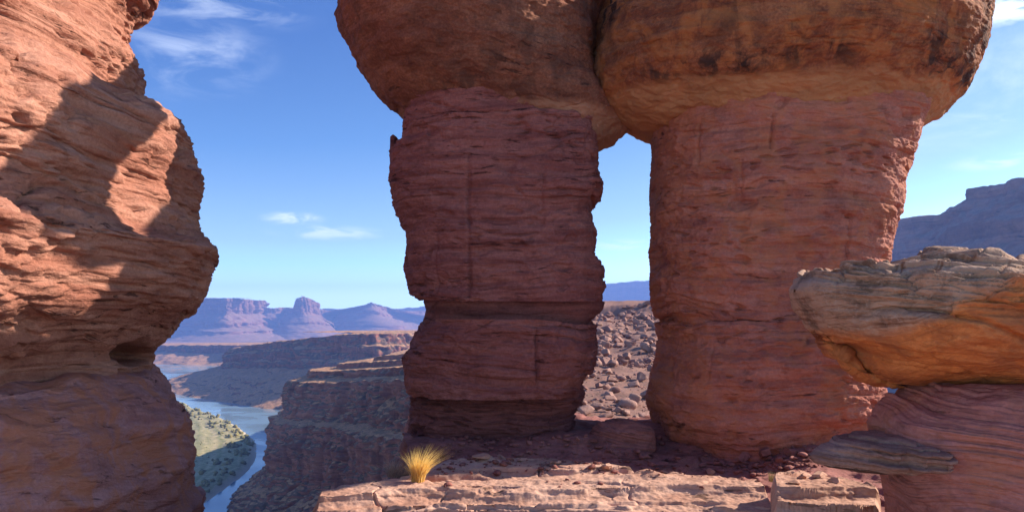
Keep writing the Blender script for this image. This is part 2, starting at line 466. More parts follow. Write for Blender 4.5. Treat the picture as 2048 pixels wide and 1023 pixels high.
def far_country():
    # --- ground sheet to the horizon, the river on it
    ys = np.concatenate([[-60], np.geomspace(5, 7500, 60)]); xs = np.linspace(-7000, 7000, 61)
    X, Y = np.meshgrid(xs, ys); Z = np.full_like(X, RIVER_Z - 3)
    Z = Z + 2.0 * noise(X / 900, Y / 900, .3)
    g = mesh_np("ground", np.stack([X, Y, Z], -1), grid_quads(len(ys), len(xs)), M['far_slope'], None, {'bed': Z, 'lay': Z * 0})
    structure(g)
    m, t, b = new_mat('river water', .12, .5)
    b.inputs['Base Color'].default_value = (.20, .28, .32, 1)
    geo = t.add('ShaderNodeNewGeometry').outputs['Position']
    w1 = t.noise(t.vmul(geo, (.30, .12, 1)), 1.0, 4, .6)
    w2 = t.noise(t.vmul(geo, (.012, .02, 1)), 1.0, 3, .5, .5)
    bn = t.add('ShaderNodeBump'); bn.inputs['Strength'].default_value = .04; bn.inputs['Distance'].default_value = .3
    t.link(w1, bn.inputs['Height']); t.link(bn.outputs[0], b.inputs['Normal'])
    t.link(t.map(w2, .42, .62, .08, .24), b.inputs['Roughness'])
    xs = np.linspace(-900, 300, 40); ys = np.linspace(250, 2300, 60); X, Y = np.meshgrid(xs, ys)
    r = mesh_np("river", np.stack([X, Y, X * 0 + RIVER_Z], -1), grid_quads(60, 40), m)
    structure(r)

    # --- point bar inside the bend
    bank = [(300, 800), (345, 803), (372, 807), (390, 818), (436, 832), (476, 850), (504, 870), (519, 884), (521, 908), (513, 931), (490, 954), (467, 970), (413, 1008), (330, 1060)]
    bp = np.array([on_z(x, y, RIVER_Z) for x, y in bank])
    C, q = smooth_curve(bp, 420)
    T = np.gradient(C[:, :2], axis=0); T /= np.linalg.norm(T, axis=1, keepdims=True)
    nv = 160; tt = np.linspace(0, 1, nv)[:, None]
    foc = np.array([-330., 560.])
    XY = C[None, :, :2] * (1 - tt[..., None]) + foc * tt[..., None]
    dist = np.linalg.norm(XY - C[None, :, :2], axis=-1)
    Z = RIVER_Z - .6 + 2.2 * smooth(0, 9, dist) + .5 * np.sin(dist / 5.0 + 2 * noise(XY[..., 0] / 60, XY[..., 1] / 60, 0)) * smooth(14, 40, dist) + 1.2 * smooth(4, 14, dist) * (1 - smooth(24, 40, dist))
    Z = Z + .35 * fbm(XY[..., 0] / 8, XY[..., 1] / 8, 0, 3)
    m, t, b = new_mat('point bar soil', .95, .1)
    bed = t.add('ShaderNodeAttribute', attribute_name='bed').outputs['Fac']
    geo = t.add('ShaderNodeNewGeometry').outputs['Position']
    n1 = t.noise(t.vmul(geo, (.03, .03, .03)), 1.0, 5, .6)
    n2 = t.noise(t.vmul(geo, (.25, .25, .25)), 1.0, 5, .65)
    cm = t.add('ShaderNodeCombineXYZ'); t.link(t.math('ADD', t.math('MULTIPLY', bed, .16), t.math('MULTIPLY', n1, 2.5)), cm.inputs[0])
    n3 = t.noise(cm.outputs[0], 1.0, 4, .6)
    col = t.mix(t.map(n3, .38, .62), (.47, .36, .19), (.29, .26, .11))
    col = t.mix(t.map(n2, .45, .65, 0, .7), col, (.19, .18, .07))
    col = t.mix(t.map(bed, 3.0, 11.0, 1, 0), col, (.52, .40, .28))
    t.link(col, b.inputs['Base Color'])
    pb = mesh_np("river_bank", np.stack([XY[..., 0], XY[..., 1], Z], -1), grid_quads(nv, 420)[:, ::-1], m, None, {'bed': dist})
    structure(pb)
    # --- brush along the bank
    rs = np.random.RandomState(4)
    bm_ = bmesh.new(); bmesh.ops.create_icosphere(bm_, subdivisions=1, radius=1.0)
    bv = np.array([v.co[:] for v in bm_.verts]); bf = np.array([[v.index for v in f.verts] for f in bm_.faces]); bm_.free()
    Vs, Fs = [], []; n = 0
    for i in range(520):
        j = rs.randint(40, 410); k = int(abs(rs.normal(0, 1)) * 17 + 6) if rs.rand() < .72 else rs.randint(8, 120)
        if k >= nv: continue
        p = np.array([XY[k, j, 0], XY[k, j, 1], Z[k, j]])
        if noise(p[0] / 22, p[1] / 22, 4.0) < (-.12 if k < 26 else .10): continue
        s = rs.uniform(.6, 1.7) * (1.25 if k < 30 else .55)
        jit = 1 + .35 * rs.normal(size=(len(bv), 1))
        Vs.append(p + np.array([0, 0, s * .5]) + bv * jit * np.array([s, s, s * .8])); Fs.append(bf + n); n += len(bv)
    mv, t, b = new_mat('bank brush', .9, .1)
    geo = t.add('ShaderNodeNewGeometry')
    nn = t.noise(t.vmul(geo.outputs['Position'], (.05, .05, .05)), 1.0, 4, .6)
    nf = t.noise(t.vmul(geo.outputs['Position'], (1.2, 1.2, 1.2)), 1.0, 3, .6)
    col = t.mix(t.map(nn, .38, .62), (.13, .125, .045), (.24, .195, .075)); col = t.mix(t.map(nf, .4, .65, 0, .5), col, (.30, .24, .11))
    t.link(col, b.inputs['Base Color'])
    br = mesh_np("riverside_brush", np.vstack(Vs), np.vstack(Fs), mv, shade=False); br["kind"] = "stuff"

    # --- near promontory (across the side canyon), tiered down to the river
    o, PA = escarpment("canyon_promontory",
        [(1350, 690, 150), (1150, 712, 215), (950, 726, 300), (800, 734, 360), (700, 740, 395), (636, 742, 418), (622, 741, 440), (640, 736, 480), (690, 728, 560), (760, 712, 700), (840, 690, 950), (900, 678, 1100)],
        [(-110, -.225), (-92, -.215), (-91, -.165), (-60, -.155), (-59, -.11), (-34, -.10), (-33, -.06), (-14, -.052), (-13.2, -.012), (0, 0), (.8, .05), (9, .075), (9.6, .14), (15.5, .335), (21, .36), (22.4, .72), (44, 1.06)],
        1200, 520, M['bench_top'], amp=(3.5, 3.0, 1.5), wl=(60, 20, 4.5), lay=(.6, 3.5), lay_amp=.8, side=-1, seed=11, zbase=RIVER_Z, flute=4.2, flute_wl=8.5)
    structure(o)
    # --- shaded cliff behind it
    o, PB = escarpment("canyon_wall",
        [(1500, 668, 900), (1000, 665, 1000), (850, 664, 1020), (760, 667, 940), (690, 668, 960), (610, 676, 1020), (530, 686, 1100), (480, 693, 1150), (466, 697, 1190), (470, 695, 1280), (500, 690, 1420), (560, 680, 1700)],
        [(-130, -.015), (-60, -.01), (0, 0), (3, .16), (6, .18), (8, .36), (12, .40), (14, .52), (66, .80), (110, 1.04)],
        900, 240, M['bench_top'], amp=(14, 10, 4), wl=(200, 60, 14), lay=(1.5, 8), lay_amp=2.0, side=-1, seed=23, zbase=RIVER_Z, flute=5, flute_wl=20)
    structure(o)
    # --- low shelf on the far side of the river
    o, P = escarpment("river_terrace",
        [(-150, 694, 2150), (150, 692, 1980), (300, 691, 1880), (390, 690, 1800), (470, 690, 1760), (520, 689, 1740), (700, 682, 1720)],
        [(-260, -.03), (-30, -.01), (0, 0), (4, .42), (16, .5), (80, 1.03)],
        500, 120, M['bench_top'], amp=(40, 18, 5), wl=(260, 80, 20), lay=(2, 9), lay_amp=3, side=1, seed=31, zbase=RIVER_Z, flute=5, flute_wl=30)
    structure(o)
    # --- far mesas
    mp = [(-160, -.01), (-100, -.005), (-30, 0), (0, 0), (6, .32), (30, .36), (90, .53), (96, .60), (150, .68), (156, .74), (330, .97), (420, 1.04)]
    o, P = escarpment("far_mesa",
        [(150, 600, 5200), (260, 599, 5000), (340, 598, 4650), (400, 597, 4250), (446, 596, 3950), (462, 596, 3990), (500, 599, 4250), (524, 601, 4420), (528, 601, 4700), (533, 601, 5200)],
        mp, 900, 220, M['far_slope'], amp=(60, 26, 8), wl=(500, 160, 40), lay=(4, 22), lay_amp=13, side=1, seed=41, zbase=-130, flute=26, flute_wl=55)
    structure(o)
    o, P = escarpment("far_ridge",
        [(470, 618, 5000), (520, 614, 4750), (545, 616, 4700), (570, 614, 4760), (590, 617, 4650), (620, 618, 4650), (650, 619, 4750), (700, 628, 5000)],
        [(-200, .25), (-20, .0), (0, 0), (8, .16), (60, .30), (66, .36), (150, .55), (156, .62), (330, 1.04)], 420, 150, M['far_slope'], amp=(30, 20, 8), wl=(400, 130, 40), lay=(4, 22), lay_amp=6, side=1, seed=43, zbase=-130, flute=10, flute_wl=55)
    structure(o)
    o, P = escarpment("far_butte",
        [(640, 606, 4440), (619, 596, 4330), (606, 594, 4290), (594, 596, 4310), (588, 601, 4400), (600, 602, 4520), (635, 604, 4520), (640, 606, 4440)],
        [(-42, -.03), (-25, -.01), (-3, 0), (0, 0), (6, .30), (20, .36), (70, .52), (76, .57), (200, .9), (300, 1.05)],
        420, 180, M['far_slope'], amp=(14, 8, 3), wl=(120, 50, 20), lay=(4, 18), lay_amp=4, side=-1, seed=47, zbase=-130, flute=8, flute_wl=40)
    structure(o)
    o, P = escarpment("far_hills",
        [(640, 628, 5200), (660, 620, 5000), (690, 617, 4800), (722, 611, 4600), (744, 604, 4560), (752, 611, 4600), (775, 614, 4700), (790, 621, 4800), (830, 622, 5000), (900, 620, 5300), (1000, 622, 5600)],
        [(-500, .3), (-120, .05), (-10, 0), (0, 0), (10, .10), (60, .22), (70, .30), (160, .55), (170, .6), (330, 1.04)],
        420, 160, M['far_slope'], amp=(50, 24, 8), wl=(400, 140, 40), lay=(4, 18), lay_amp=11, side=1, seed=53, zbase=-130, flute=20, flute_wl=60, linear=True)
    structure(o)
    o, P = escarpment("distant_plateau",
        [(560, 615, 6400), (700, 618, 6400), (800, 617, 6400), (950, 600, 6300), (1150, 572, 6200), (1215, 567, 6100), (1260, 563, 6100), (1310, 561, 6050), (1500, 556, 6000), (1700, 552, 5900)],
        [(-700, .0), (-40, 0), (0, 0), (12, .3), (90, .42), (100, .5), (400, 1.02)],
        500, 90, M['far_slope'], amp=(90, 40, 12), wl=(900, 300, 90), lay=(8, 40), lay_amp=14, side=1, seed=59, zbase=-130, flute=20, flute_wl=110)
    structure(o)
    o, P = escarpment("shaded_mesa",
        [(1500, 455, 1420), (1700, 447, 1260), (1790, 440, 1180), (1830, 433, 1140), (1870, 428, 1100), (1905, 412, 1070), (1926, 398, 1050), (1938, 377, 1040), (1975, 371, 1005), (2010, 363, 975), (2060, 352, 930), (2250, 340, 800), (2600, 330, 600)],
        [(-600, -.05), (-60, -.02), (-8, 0), (0, 0), (4, .10), (30, .19), (33, .25), (70, .37), (73, .42), (120, .55), (124, .60), (190, .75), (195, .79), (330, 1.02)],
        700, 260, M['far_slope'], amp=(28, 14, 5), wl=(220, 70, 22), lay=(2, 11), lay_amp=3.5, side=1, seed=61, zbase=RIVER_Z - 8, linear=True, flute=7, flute_wl=34)
    structure(o)
far_country()

# ------------------------------------------------------------------ rubble slope seen between the pillars
def talus_z(X, Y):
    yy = Y + 14 * noise(X / 40, Y / 40, 2.2)
    z = np.interp(yy, [16, 24, 40, 60, 90, 120, 150, 180, 196, 200, 216, 221, 330], [-4.2, -5.2, -5.6, -5.4, -4.9, -3.6, -2.0, .2, 1.0, 3.8, 4.4, 5.4, 6.5])
    z = z + .55 * fbm(X / 9, Y / 9, .7, 4) * smooth(16, 40, Y)
    return z
def rubble():
    nr, nc = 380, 320
    ys = np.geomspace(17, 330, nr); us = np.linspace(-.015, .27, nc)
    Y = np.repeat(ys[:, None], nc, 1); X = us[None, :] * Y
    Z = talus_z(X, Y)
    Zt, lc = terrace(Z + .25 * noise(X / 5, Y / 5, 8.), .5, 1.4, 5, 3)
    w = .5 * smooth(60, 40, Y) + .35
    Z2 = Z * (1 - w) + Zt * w
    o = mesh_np("rubble_slope", np.stack([X, Y, Z2], -1), grid_quads(nr, nc), M['talus_top'], None, {'bed': Z2, 'lay': lc})
    structure(o)
    # boulders, one object each
    metas = []
    for k in range(7):
        bm_ = bmesh.new(); bmesh.ops.create_icosphere(bm_, subdivisions=3, radius=1.0)
        rs = np.random.RandomState(90 + k)
        v = np.array([p.co[:] for p in bm_.verts])
        for _ in range(12):      # broken along flat joints
            d = rs.normal(size=3); d[2] *= .7; d /= np.linalg.norm(d); h = rs.uniform(.34, .68)
            ex = np.maximum(v @ d - h, 0); v -= ex[:, None] * d
        v *= np.array([rs.uniform(.9, 1.2), rs.uniform(.75, 1.0), rs.uniform(.55, .8)])
        v *= (1 + .03 * fbm(v[:, 0] * 2.2 + k, v[:, 1] * 2.2, v[:, 2] * 2.2, 3))[:, None]
        f = np.array([[p.index for p in q.verts] for q in bm_.faces]); bm_.free()
        metas.append((v, f))
    base = []
    for k, (v, f) in enumerate(metas):
        o = mesh_np("boulder", v, f, M['boulder'], shade=False); base.append(o.data); bpy.data.objects.remove(o)
    rs = np.random.RandomState(12); n = 0
    Vs, Fs, off = [], [], 0
    cand = []
    for i in range(9000):
        Y = float(np.exp(rs.uniform(math.log(32), math.log(205))))
        px = rs.uniform(1130, 1335)
        X = (px - CX) / F * Y
        r = .065 + .85 * rs.rand() ** 9.0 * (.55 + Y / 150)
        if Y < 85 and rs.rand() < .8: continue
        if noise(X / 7, Y / 13, 5.5) < -.05 and rs.rand() < .75: continue
        cand.append((r / Y, X, Y, r))
    cand.sort(reverse=True)
    for q, (k, X, Y, r) in enumerate(cand[:5200]):
        z = float(talus_z(np.array([X]), np.array([Y]))[0])
        rot = rs.uniform(0, 6.28); tl = rs.normal(0, .18)
        if q < 285:
            o = bpy.data.objects.new("boulder", base[q % 7]); COL.objects.link(o)
            o.location = (X, Y, z + r * .25); o.rotation_euler = (tl, tl * .7, rot); o.scale = (r, r, r)
            big_ = 'large' if r > .75 else 'middling' if r > .4 else 'small'
            where = 'just under the rim of' if Y > 165 else 'high on' if Y > 125 else 'halfway up' if Y > 85 else 'low on'
            pxx = CX + X / Y * F
            sd = 'close to the left pillar' if pxx < 1205 else 'close to the right pillar' if pxx > 1265 else 'midway between the pillars'
            tag(o, f"{big_} broken boulder {where} the rubble slope, {sd}", "boulder", "boulders on the rubble slope")
        else:
            v, f = metas[q % 7]
            c_, s_ = math.cos(rot), math.sin(rot)
            w = v[::1].copy(); w = np.stack([w[:, 0] * c_ - w[:, 1] * s_, w[:, 0] * s_ + w[:, 1] * c_, w[:, 2]], 1) * r
            Vs.append(w + np.array([X, Y, z + r * .2])); Fs.append(f + off); off += len(v)
    for i in range(2600):       # the same rubble goes on behind the pillars
        Y = float(np.exp(rs.uniform(math.log(45), math.log(205)))); px = rs.uniform(1040, 1130) if rs.rand() < .4 else rs.uniform(1335, 1455)
        X = (px - CX) / F * Y
        if noise(X / 7, Y / 13, 5.5) < -.05 and rs.rand() < .75: continue
        r = .065 + .85 * rs.rand() ** 9.0 * (.55 + Y / 150); z = float(talus_z(np.array([X]), np.array([Y]))[0])
        v, f = metas[i % 7]; Vs.append(v * r + np.array([X, Y, z + r * .2])); Fs.append(f + off); off += len(v)
    for px, Y, r, l in ((1208, 112, 1.25, "tall pale block standing upright on the rubble slope beside the left pillar"), (1246, 88, .85, "flat topped pale boulder in the middle of the rubble slope"), (1186, 74, .62, "pale boulder low on the rubble slope touching the left pillar's edge")):
        X = (px - CX) / F * Y; z = float(talus_z(np.array([X]), np.array([Y]))[0])
        o = bpy.data.objects.new("boulder", base[2]); COL.objects.link(o); o.location = (X, Y, z + r * .45); o.rotation_euler = (.1, .08, px); o.scale = (r * .8, r * .8, r * (1.35 if r > 1 else .9))
        tag(o, l, "boulder", "boulders on the rubble slope")
    o = mesh_np("rubble", np.vstack(Vs), np.vstack(Fs), M['boulder'], shade=False); o["kind"] = "stuff"

mb, t, b = new_mat('boulder rock', .92, .1)
oi = t.add('ShaderNodeObjectInfo').outputs['Random']
gp = t.add('ShaderNodeNewGeometry').outputs['Position']
nb = t.noise(gp, .9, 5, .6); nf = t.noise(gp, 6.0, 4, .65)
c_ = t.mix(oi, (.22, .10, .08), (.36, .20, .155)); c_ = t.mix(t.map(nb, .4, .65), c_, (.34, .19, .145)); c_ = t.mix(t.map(nf, .35, .6, .5, 0), c_, (.22, .11, .085))
t.link(c_, b.inputs['Base Color'])
bn = t.add('ShaderNodeBump'); bn.inputs['Strength'].default_value = .5; bn.inputs['Distance'].default_value = .08
t.link(nf, bn.inputs['Height']); t.link(bn.outputs[0], b.inputs['Normal'])
M['boulder'] = mb
rubble()

# ================================================================== NEAR ROCKS
def interp_trace(tr, y):
    a = np.array(tr, float); return np.interp(y, a[:, 0], a[:, 1])

def plan_superellipse(n, p, front=.6):
    """unit plan curve, denser on the side facing -Y"""
    nf = int(n * front)
    th = np.concatenate([np.linspace(math.pi * 1.0, math.pi * 2.0, nf, endpoint=False), np.linspace(0, math.pi, n - nf, endpoint=False)])
    c, s = np.cos(th), np.sin(th)
    return np.sign(c) * np.abs(c) ** (2 / p), np.sign(s) * np.abs(s) ** (2 / p)

def loft(name, L, R, Yc, b, mat, parent, origin, rows=400, cols=460, p=2.8, rot=0.0, zscale=1, seed=0, tilt=0.0, close_top=0.0, close_bot=0.0,
         big=.10, small=.035, fb=.06, tl=(.25, .8), ts=(.03, .14), bedtilt=(0, 0), bedwarp=.12, crack=.0, pits=0.0, block=0.0, blk=(1.6, 1.6, 4.0), front=.62, post=None, fit='both', swirl=0.0, refit=True, low=None, joints=()):
    """a mass of rock standing up: L, R = (py, px) traces of its two edges at depth Yc; b = (py, half depth) trace"""
    y0, y1 = L[0][0], L[-1][0]
    py = np.linspace(y0, y1, rows)
    l = interp_trace(L, py); r = interp_trace(R, py)
    bb = interp_trace(b, py) if not np.isscalar(b) else np.full(rows, float(b))
    yc = interp_trace(Yc, py) if not np.isscalar(Yc) else np.full(rows, float(Yc))
    # keep the fine wiggle of the traces from being perfectly straight between the points
    Z = np.array([at(CX, q, y)[2] for q, y in zip(py, yc)])
    ux, uy = plan_superellipse(cols, p, front)
    if rot:
        c_, s_ = math.cos(rot), math.sin(rot); ux, uy = ux * c_ - uy * s_, ux * s_ + uy * c_
    nrm = max(np.abs(ux).max(), 1e-6); ux = ux / nrm
    hw = (r - l) / 2 / F * yc; cxx = ((l + r) / 2 - CX) / F * yc
    Y = yc[:, None] + bb[:, None] * uy[None, :]
    X = cxx[:, None] + hw[:, None] * ux[None, :]
    ZZ = Z[:, None] + 0 * X
    ZZ = ZZ + tilt * (X - cxx[:, None])
    def fitx(X):
        for _ in range(3):
            px, _py = project(X, Y, ZZ)
            mn, mx = px.min(1), px.max(1)
            il, ir = px.argmin(1), px.argmax(1); k = np.arange(rows)
            dl = (l - mn) / F * Y[k, il]; dr = (r - mx) / F * Y[k, ir]
            w = (X - X[k, il][:, None]) / (X[k, ir] - X[k, il] + 1e-6)[:, None]
            if fit == 'right': X = X + dr[:, None]
            elif fit == 'left': X = X + dl[:, None]
            else: X = X + dl[:, None] * (1 - w) + dr[:, None] * w
        return X
    X = fitx(X)
    if fit == 'right':      # the edge that shows stands well behind the axis: set each row's height by where that edge is
        for _ in range(2):
            k = np.arange(rows); ys_ = Y[k, project(X, Y, ZZ)[0].argmax(1)]
            ys_ = np.convolve(np.pad(ys_, 15, 'edge'), np.ones(31) / 31, 'valid')
            Z = np.array([at(CX, q, y)[2] for q, y in zip(py, ys_)]); ZZ = Z[:, None] + 0 * X
            X = fitx(X)
    P = np.stack([X, Y, ZZ], -1)
    N = -grid_normals(P, True)
    # --- relief
    x, y, z = X, Y, ZZ
    zb = z + bedtilt[0] * x + bedtilt[1] * y + bedwarp * noise(x * .45 + seed, y * .45, z * .5) + bedwarp * .35 * noise(x * 1.7, y * 1.7, z * 1.9 + seed)
    if swirl: zb = zb + swirl * noise(x * .35, y * .35, z * .9 + seed * 3.1)
    p1, r1, c1 = layers(zb, x, y, tl[0], tl[1], seed + 1, .7)
    p2, r2, c2 = layers(zb, x, y, ts[0], ts[1], seed + 2, 1.6)
    env = .08 + .92 * smooth(-.25, .40, noise(x * .7, y * .7, z * 1.6 + seed * 7))
    d = big * p1 * (.35 + .65 * r1) - big * .35 * (1 - r1) + small * env * (p2 * (.4 + .6 * r2) - .5 * (1 - r2))
    d = d + fb * fbm(x * .9 + seed, y * .9, z * 1.5, 3) + fb * .35 * fbm(x * 3.7, y * 3.7 + seed, z * 6.5, 4, .6)
    if crack:
        wob = .10 * noise(x * 2.3, y * 2.3, z * 2.6 + seed) + .05 * np.sign(p1)
        cn = np.abs(noise((x + wob) * .75 + seed * 1.3, (y + wob) * .75, z * .16 + 4))
        d = d - crack * (1 - smooth(0, .030, cn)) * smooth(-.05, .25, noise(x * .6, y * .6, z * .8 + seed * 3.3))
    for jx, j0, j1, jd in joints:       # upright joints splitting the face
        jpx, jpy = project(X, Y, ZZ)
        jw = jx + 5 * noise(x * 0, zb * 1.3, jx * .37) + 2.5 * noise(x * 0, zb * 5, jx * .11)
        d = d - jd * np.exp(-((jpx - jw) / 3.0) ** 2) * smooth(j0 - 14, j0 + 14, jpy) * smooth(j1 + 14, j1 - 14, jpy) * (Y < yc[:, None])
    if block:
        bx = x + .15 * noise(x * 1.3, y * 1.3, z * 2.); bz = zb + .06 * noise(x * 2.3, y * 2.3, z)
        v_, e_ = cells(bx * blk[0], y * blk[1], bz * blk[2], seed)
        v2_, e2_ = cells(bx * blk[0] * 2.7, y * blk[1] * 2.7, bz * blk[2] * 2.4, seed + 9)
        m_ = smooth(-.2, .3, noise(x * .5, y * .5, z * .7 + seed * 1.7))
        d = d + block * ((v_ - .5) - .5 * (1 - smooth(0, .10, e_))) * (.3 + .7 * m_) + block * .38 * ((v2_ - .5) - .4 * (1 - smooth(0, .14, e2_)))
    if pits:
        pn = noise(x * 2.6, y * 2.6, z * 5.0 + seed)
        d = d - pits * smooth(.42, .62, pn)
        bandm = smooth(.05, .35, noise(x * .25, y * .25, zb * 1.7 + seed * 2.7))
        d = d - pits * 1.1 * bandm * smooth(.28, .50, noise(x * 4.5, y * 4.5, zb * 15 + seed))
    t = np.linspace(0, 1, rows)[:, None]
    P = P + N * d[..., None]
    if refit:       # silhouettes stay where they were traced, give or take the fine relief
        px, _ = project(P[..., 0], P[..., 1], P[..., 2])
        k = np.arange(rows); ir = px.argmax(1); il = px.argmin(1)
        er = (r - px[k, ir]); el = (l - px[k, il])
        w = np.ones(9) / 9
        er = np.convolve(np.pad(er, 4, 'edge'), w, 'valid'); el = np.convolve(np.pad(el, 4, 'edge'), w, 'valid')
        u = (px - px[k, il][:, None]) / (px[k, ir] - px[k, il] + 1e-6)[:, None]
        wr, wl_ = smooth(.6, 1, u), smooth(.4, 0, u)
        if fit == 'right': wl_ = wl_ * 0
        if fit == 'left': wr = wr * 0
        P[..., 0] += (er[:, None] * wr + el[:, None] * wl_) / F * P[..., 1]
    if post is not None: P = post(P)
    # caps
    def ring_cap(P, i, dz):
        ring = P[i]; c = ring.mean(0); out = []
        for s in (.92, .75, .5, .22, .0):
            q = c + (ring - c) * s; q = q + np.array([0, 0, dz * (1 - s * s)]); q[:, 2] += .06 * noise(q[:, 0] * 1.5, q[:, 1] * 1.5, q[:, 2]) * (1 - s)
            out.append(q)
        return np.array(out)
    top = ring_cap(P, 0, close_top); bot = ring_cap(P, -1, -close_bot)
    zt = np.concatenate([zb[:1].repeat(5, 0), zb, zb[-1:].repeat(5, 0)]); lt = np.concatenate([c2[:1].repeat(5, 0), c2, c2[-1:].repeat(5, 0)])
    P = np.concatenate([top[::-1], P, bot]); n = len(P)
    at_ = {'bed': zt, 'lay': lt}
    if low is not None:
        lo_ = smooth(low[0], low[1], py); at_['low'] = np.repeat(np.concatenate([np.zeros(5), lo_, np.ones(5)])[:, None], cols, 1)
    return mesh_np(name, P, grid_quads(n, cols, True)[:, ::-1], mat, parent, at_, origin)

# ------------------------------------------------------------------ left cliff
def left_cliff():
    e = empty("rock_cliff", (-5.2, 9.0, -9.0))
    tag(e, "tall sunlit red cliff at the edge of the frame, with the pillars' shadow on it", "cliff")
    R = [(-420, 150), (-330, 280), (-200, 330), (-90, 335), (-20, 325), (0, 318), (12, 312), (20, 300), (28, 284), (38, 270), (52, 267), (66, 262), (80, 259), (96, 259), (106, 267), (116, 268), (121, 274), (136, 286), (156, 292), (180, 290), (200, 287), (222, 289), (233, 300), (244, 322), (253, 346), (266, 357), (276, 367), (286, 382), (296, 389), (315, 387), (335, 395), (358, 407), (378, 408), (400, 402), (420, 400), (440, 398), (462, 404), (472, 409), (480, 412), (490, 425), (503, 438), (515, 440), (535, 432), (555, 424), (570, 421), (595, 410), (615, 398), (628, 386), (640, 368), (658, 354), (672, 340), (690, 318), (700, 311), (722, 308), (738, 304), (760, 290), (800, 260), (900, 240)]
    L = [(y, x - 1500) for y, x in R]
    def alcove(P):
        px, py = project(P[..., 0], P[..., 1], P[..., 2])
        # hollow weathered out just above the parting
        q = ((px - 268) / 36) ** 2 + ((py - 708) / 25) ** 2
        dep = .7 * (1 - smooth(.55, 1.1, q)) * smooth(312, 290, px)
        P[..., 0] -= dep * .9; P[..., 1] += dep * .25
        return P
    loft("cliff_face", L, R, [(-420, 8.9), (200, 8.9), (520, 9.3), (900, 9.2)], 4.1, M['cliff'], e, (-5.2, 9.0, -9.0), rows=760, cols=620, p=3.6, rot=math.radians(-6), seed=5, fit='right',
         big=.06, small=.020, fb=.09, tl=(.12, .8), ts=(.03, .12), bedtilt=(.0, .02), bedwarp=.05, crack=.10, pits=.06, front=.72, post=alcove, block=.11, blk=(2.2, 1.2, 3.0))
    R2 = [(722, 262), (727, 292), (734, 313), (750, 325), (775, 345), (790, 355), (810, 372), (830, 382), (845, 384), (880, 392), (905, 393), (930, 388), (950, 390), (965, 388), (980, 400), (990, 411), (1010, 411), (1023, 408), (1100, 420), (1250, 450), (1700, 480)]
    L2 = [(y, x - 1500) for y, x in R2]
    loft("base_block", L2, R2, 9.0, 4.2, M['cliff_low'], e, (-5.2, 9.0, -9.0), rows=420, cols=480, p=3.2, rot=math.radians(-6), seed=8, fit='right',
         big=.05, small=.022, fb=.09, tl=(.2, .9), ts=(.025, .09), bedtilt=(.05, .22), bedwarp=.12, front=.72, crack=.08, close_top=.25, block=.05, blk=(1.2, .9, 2.4), pits=.03)
left_cliff()

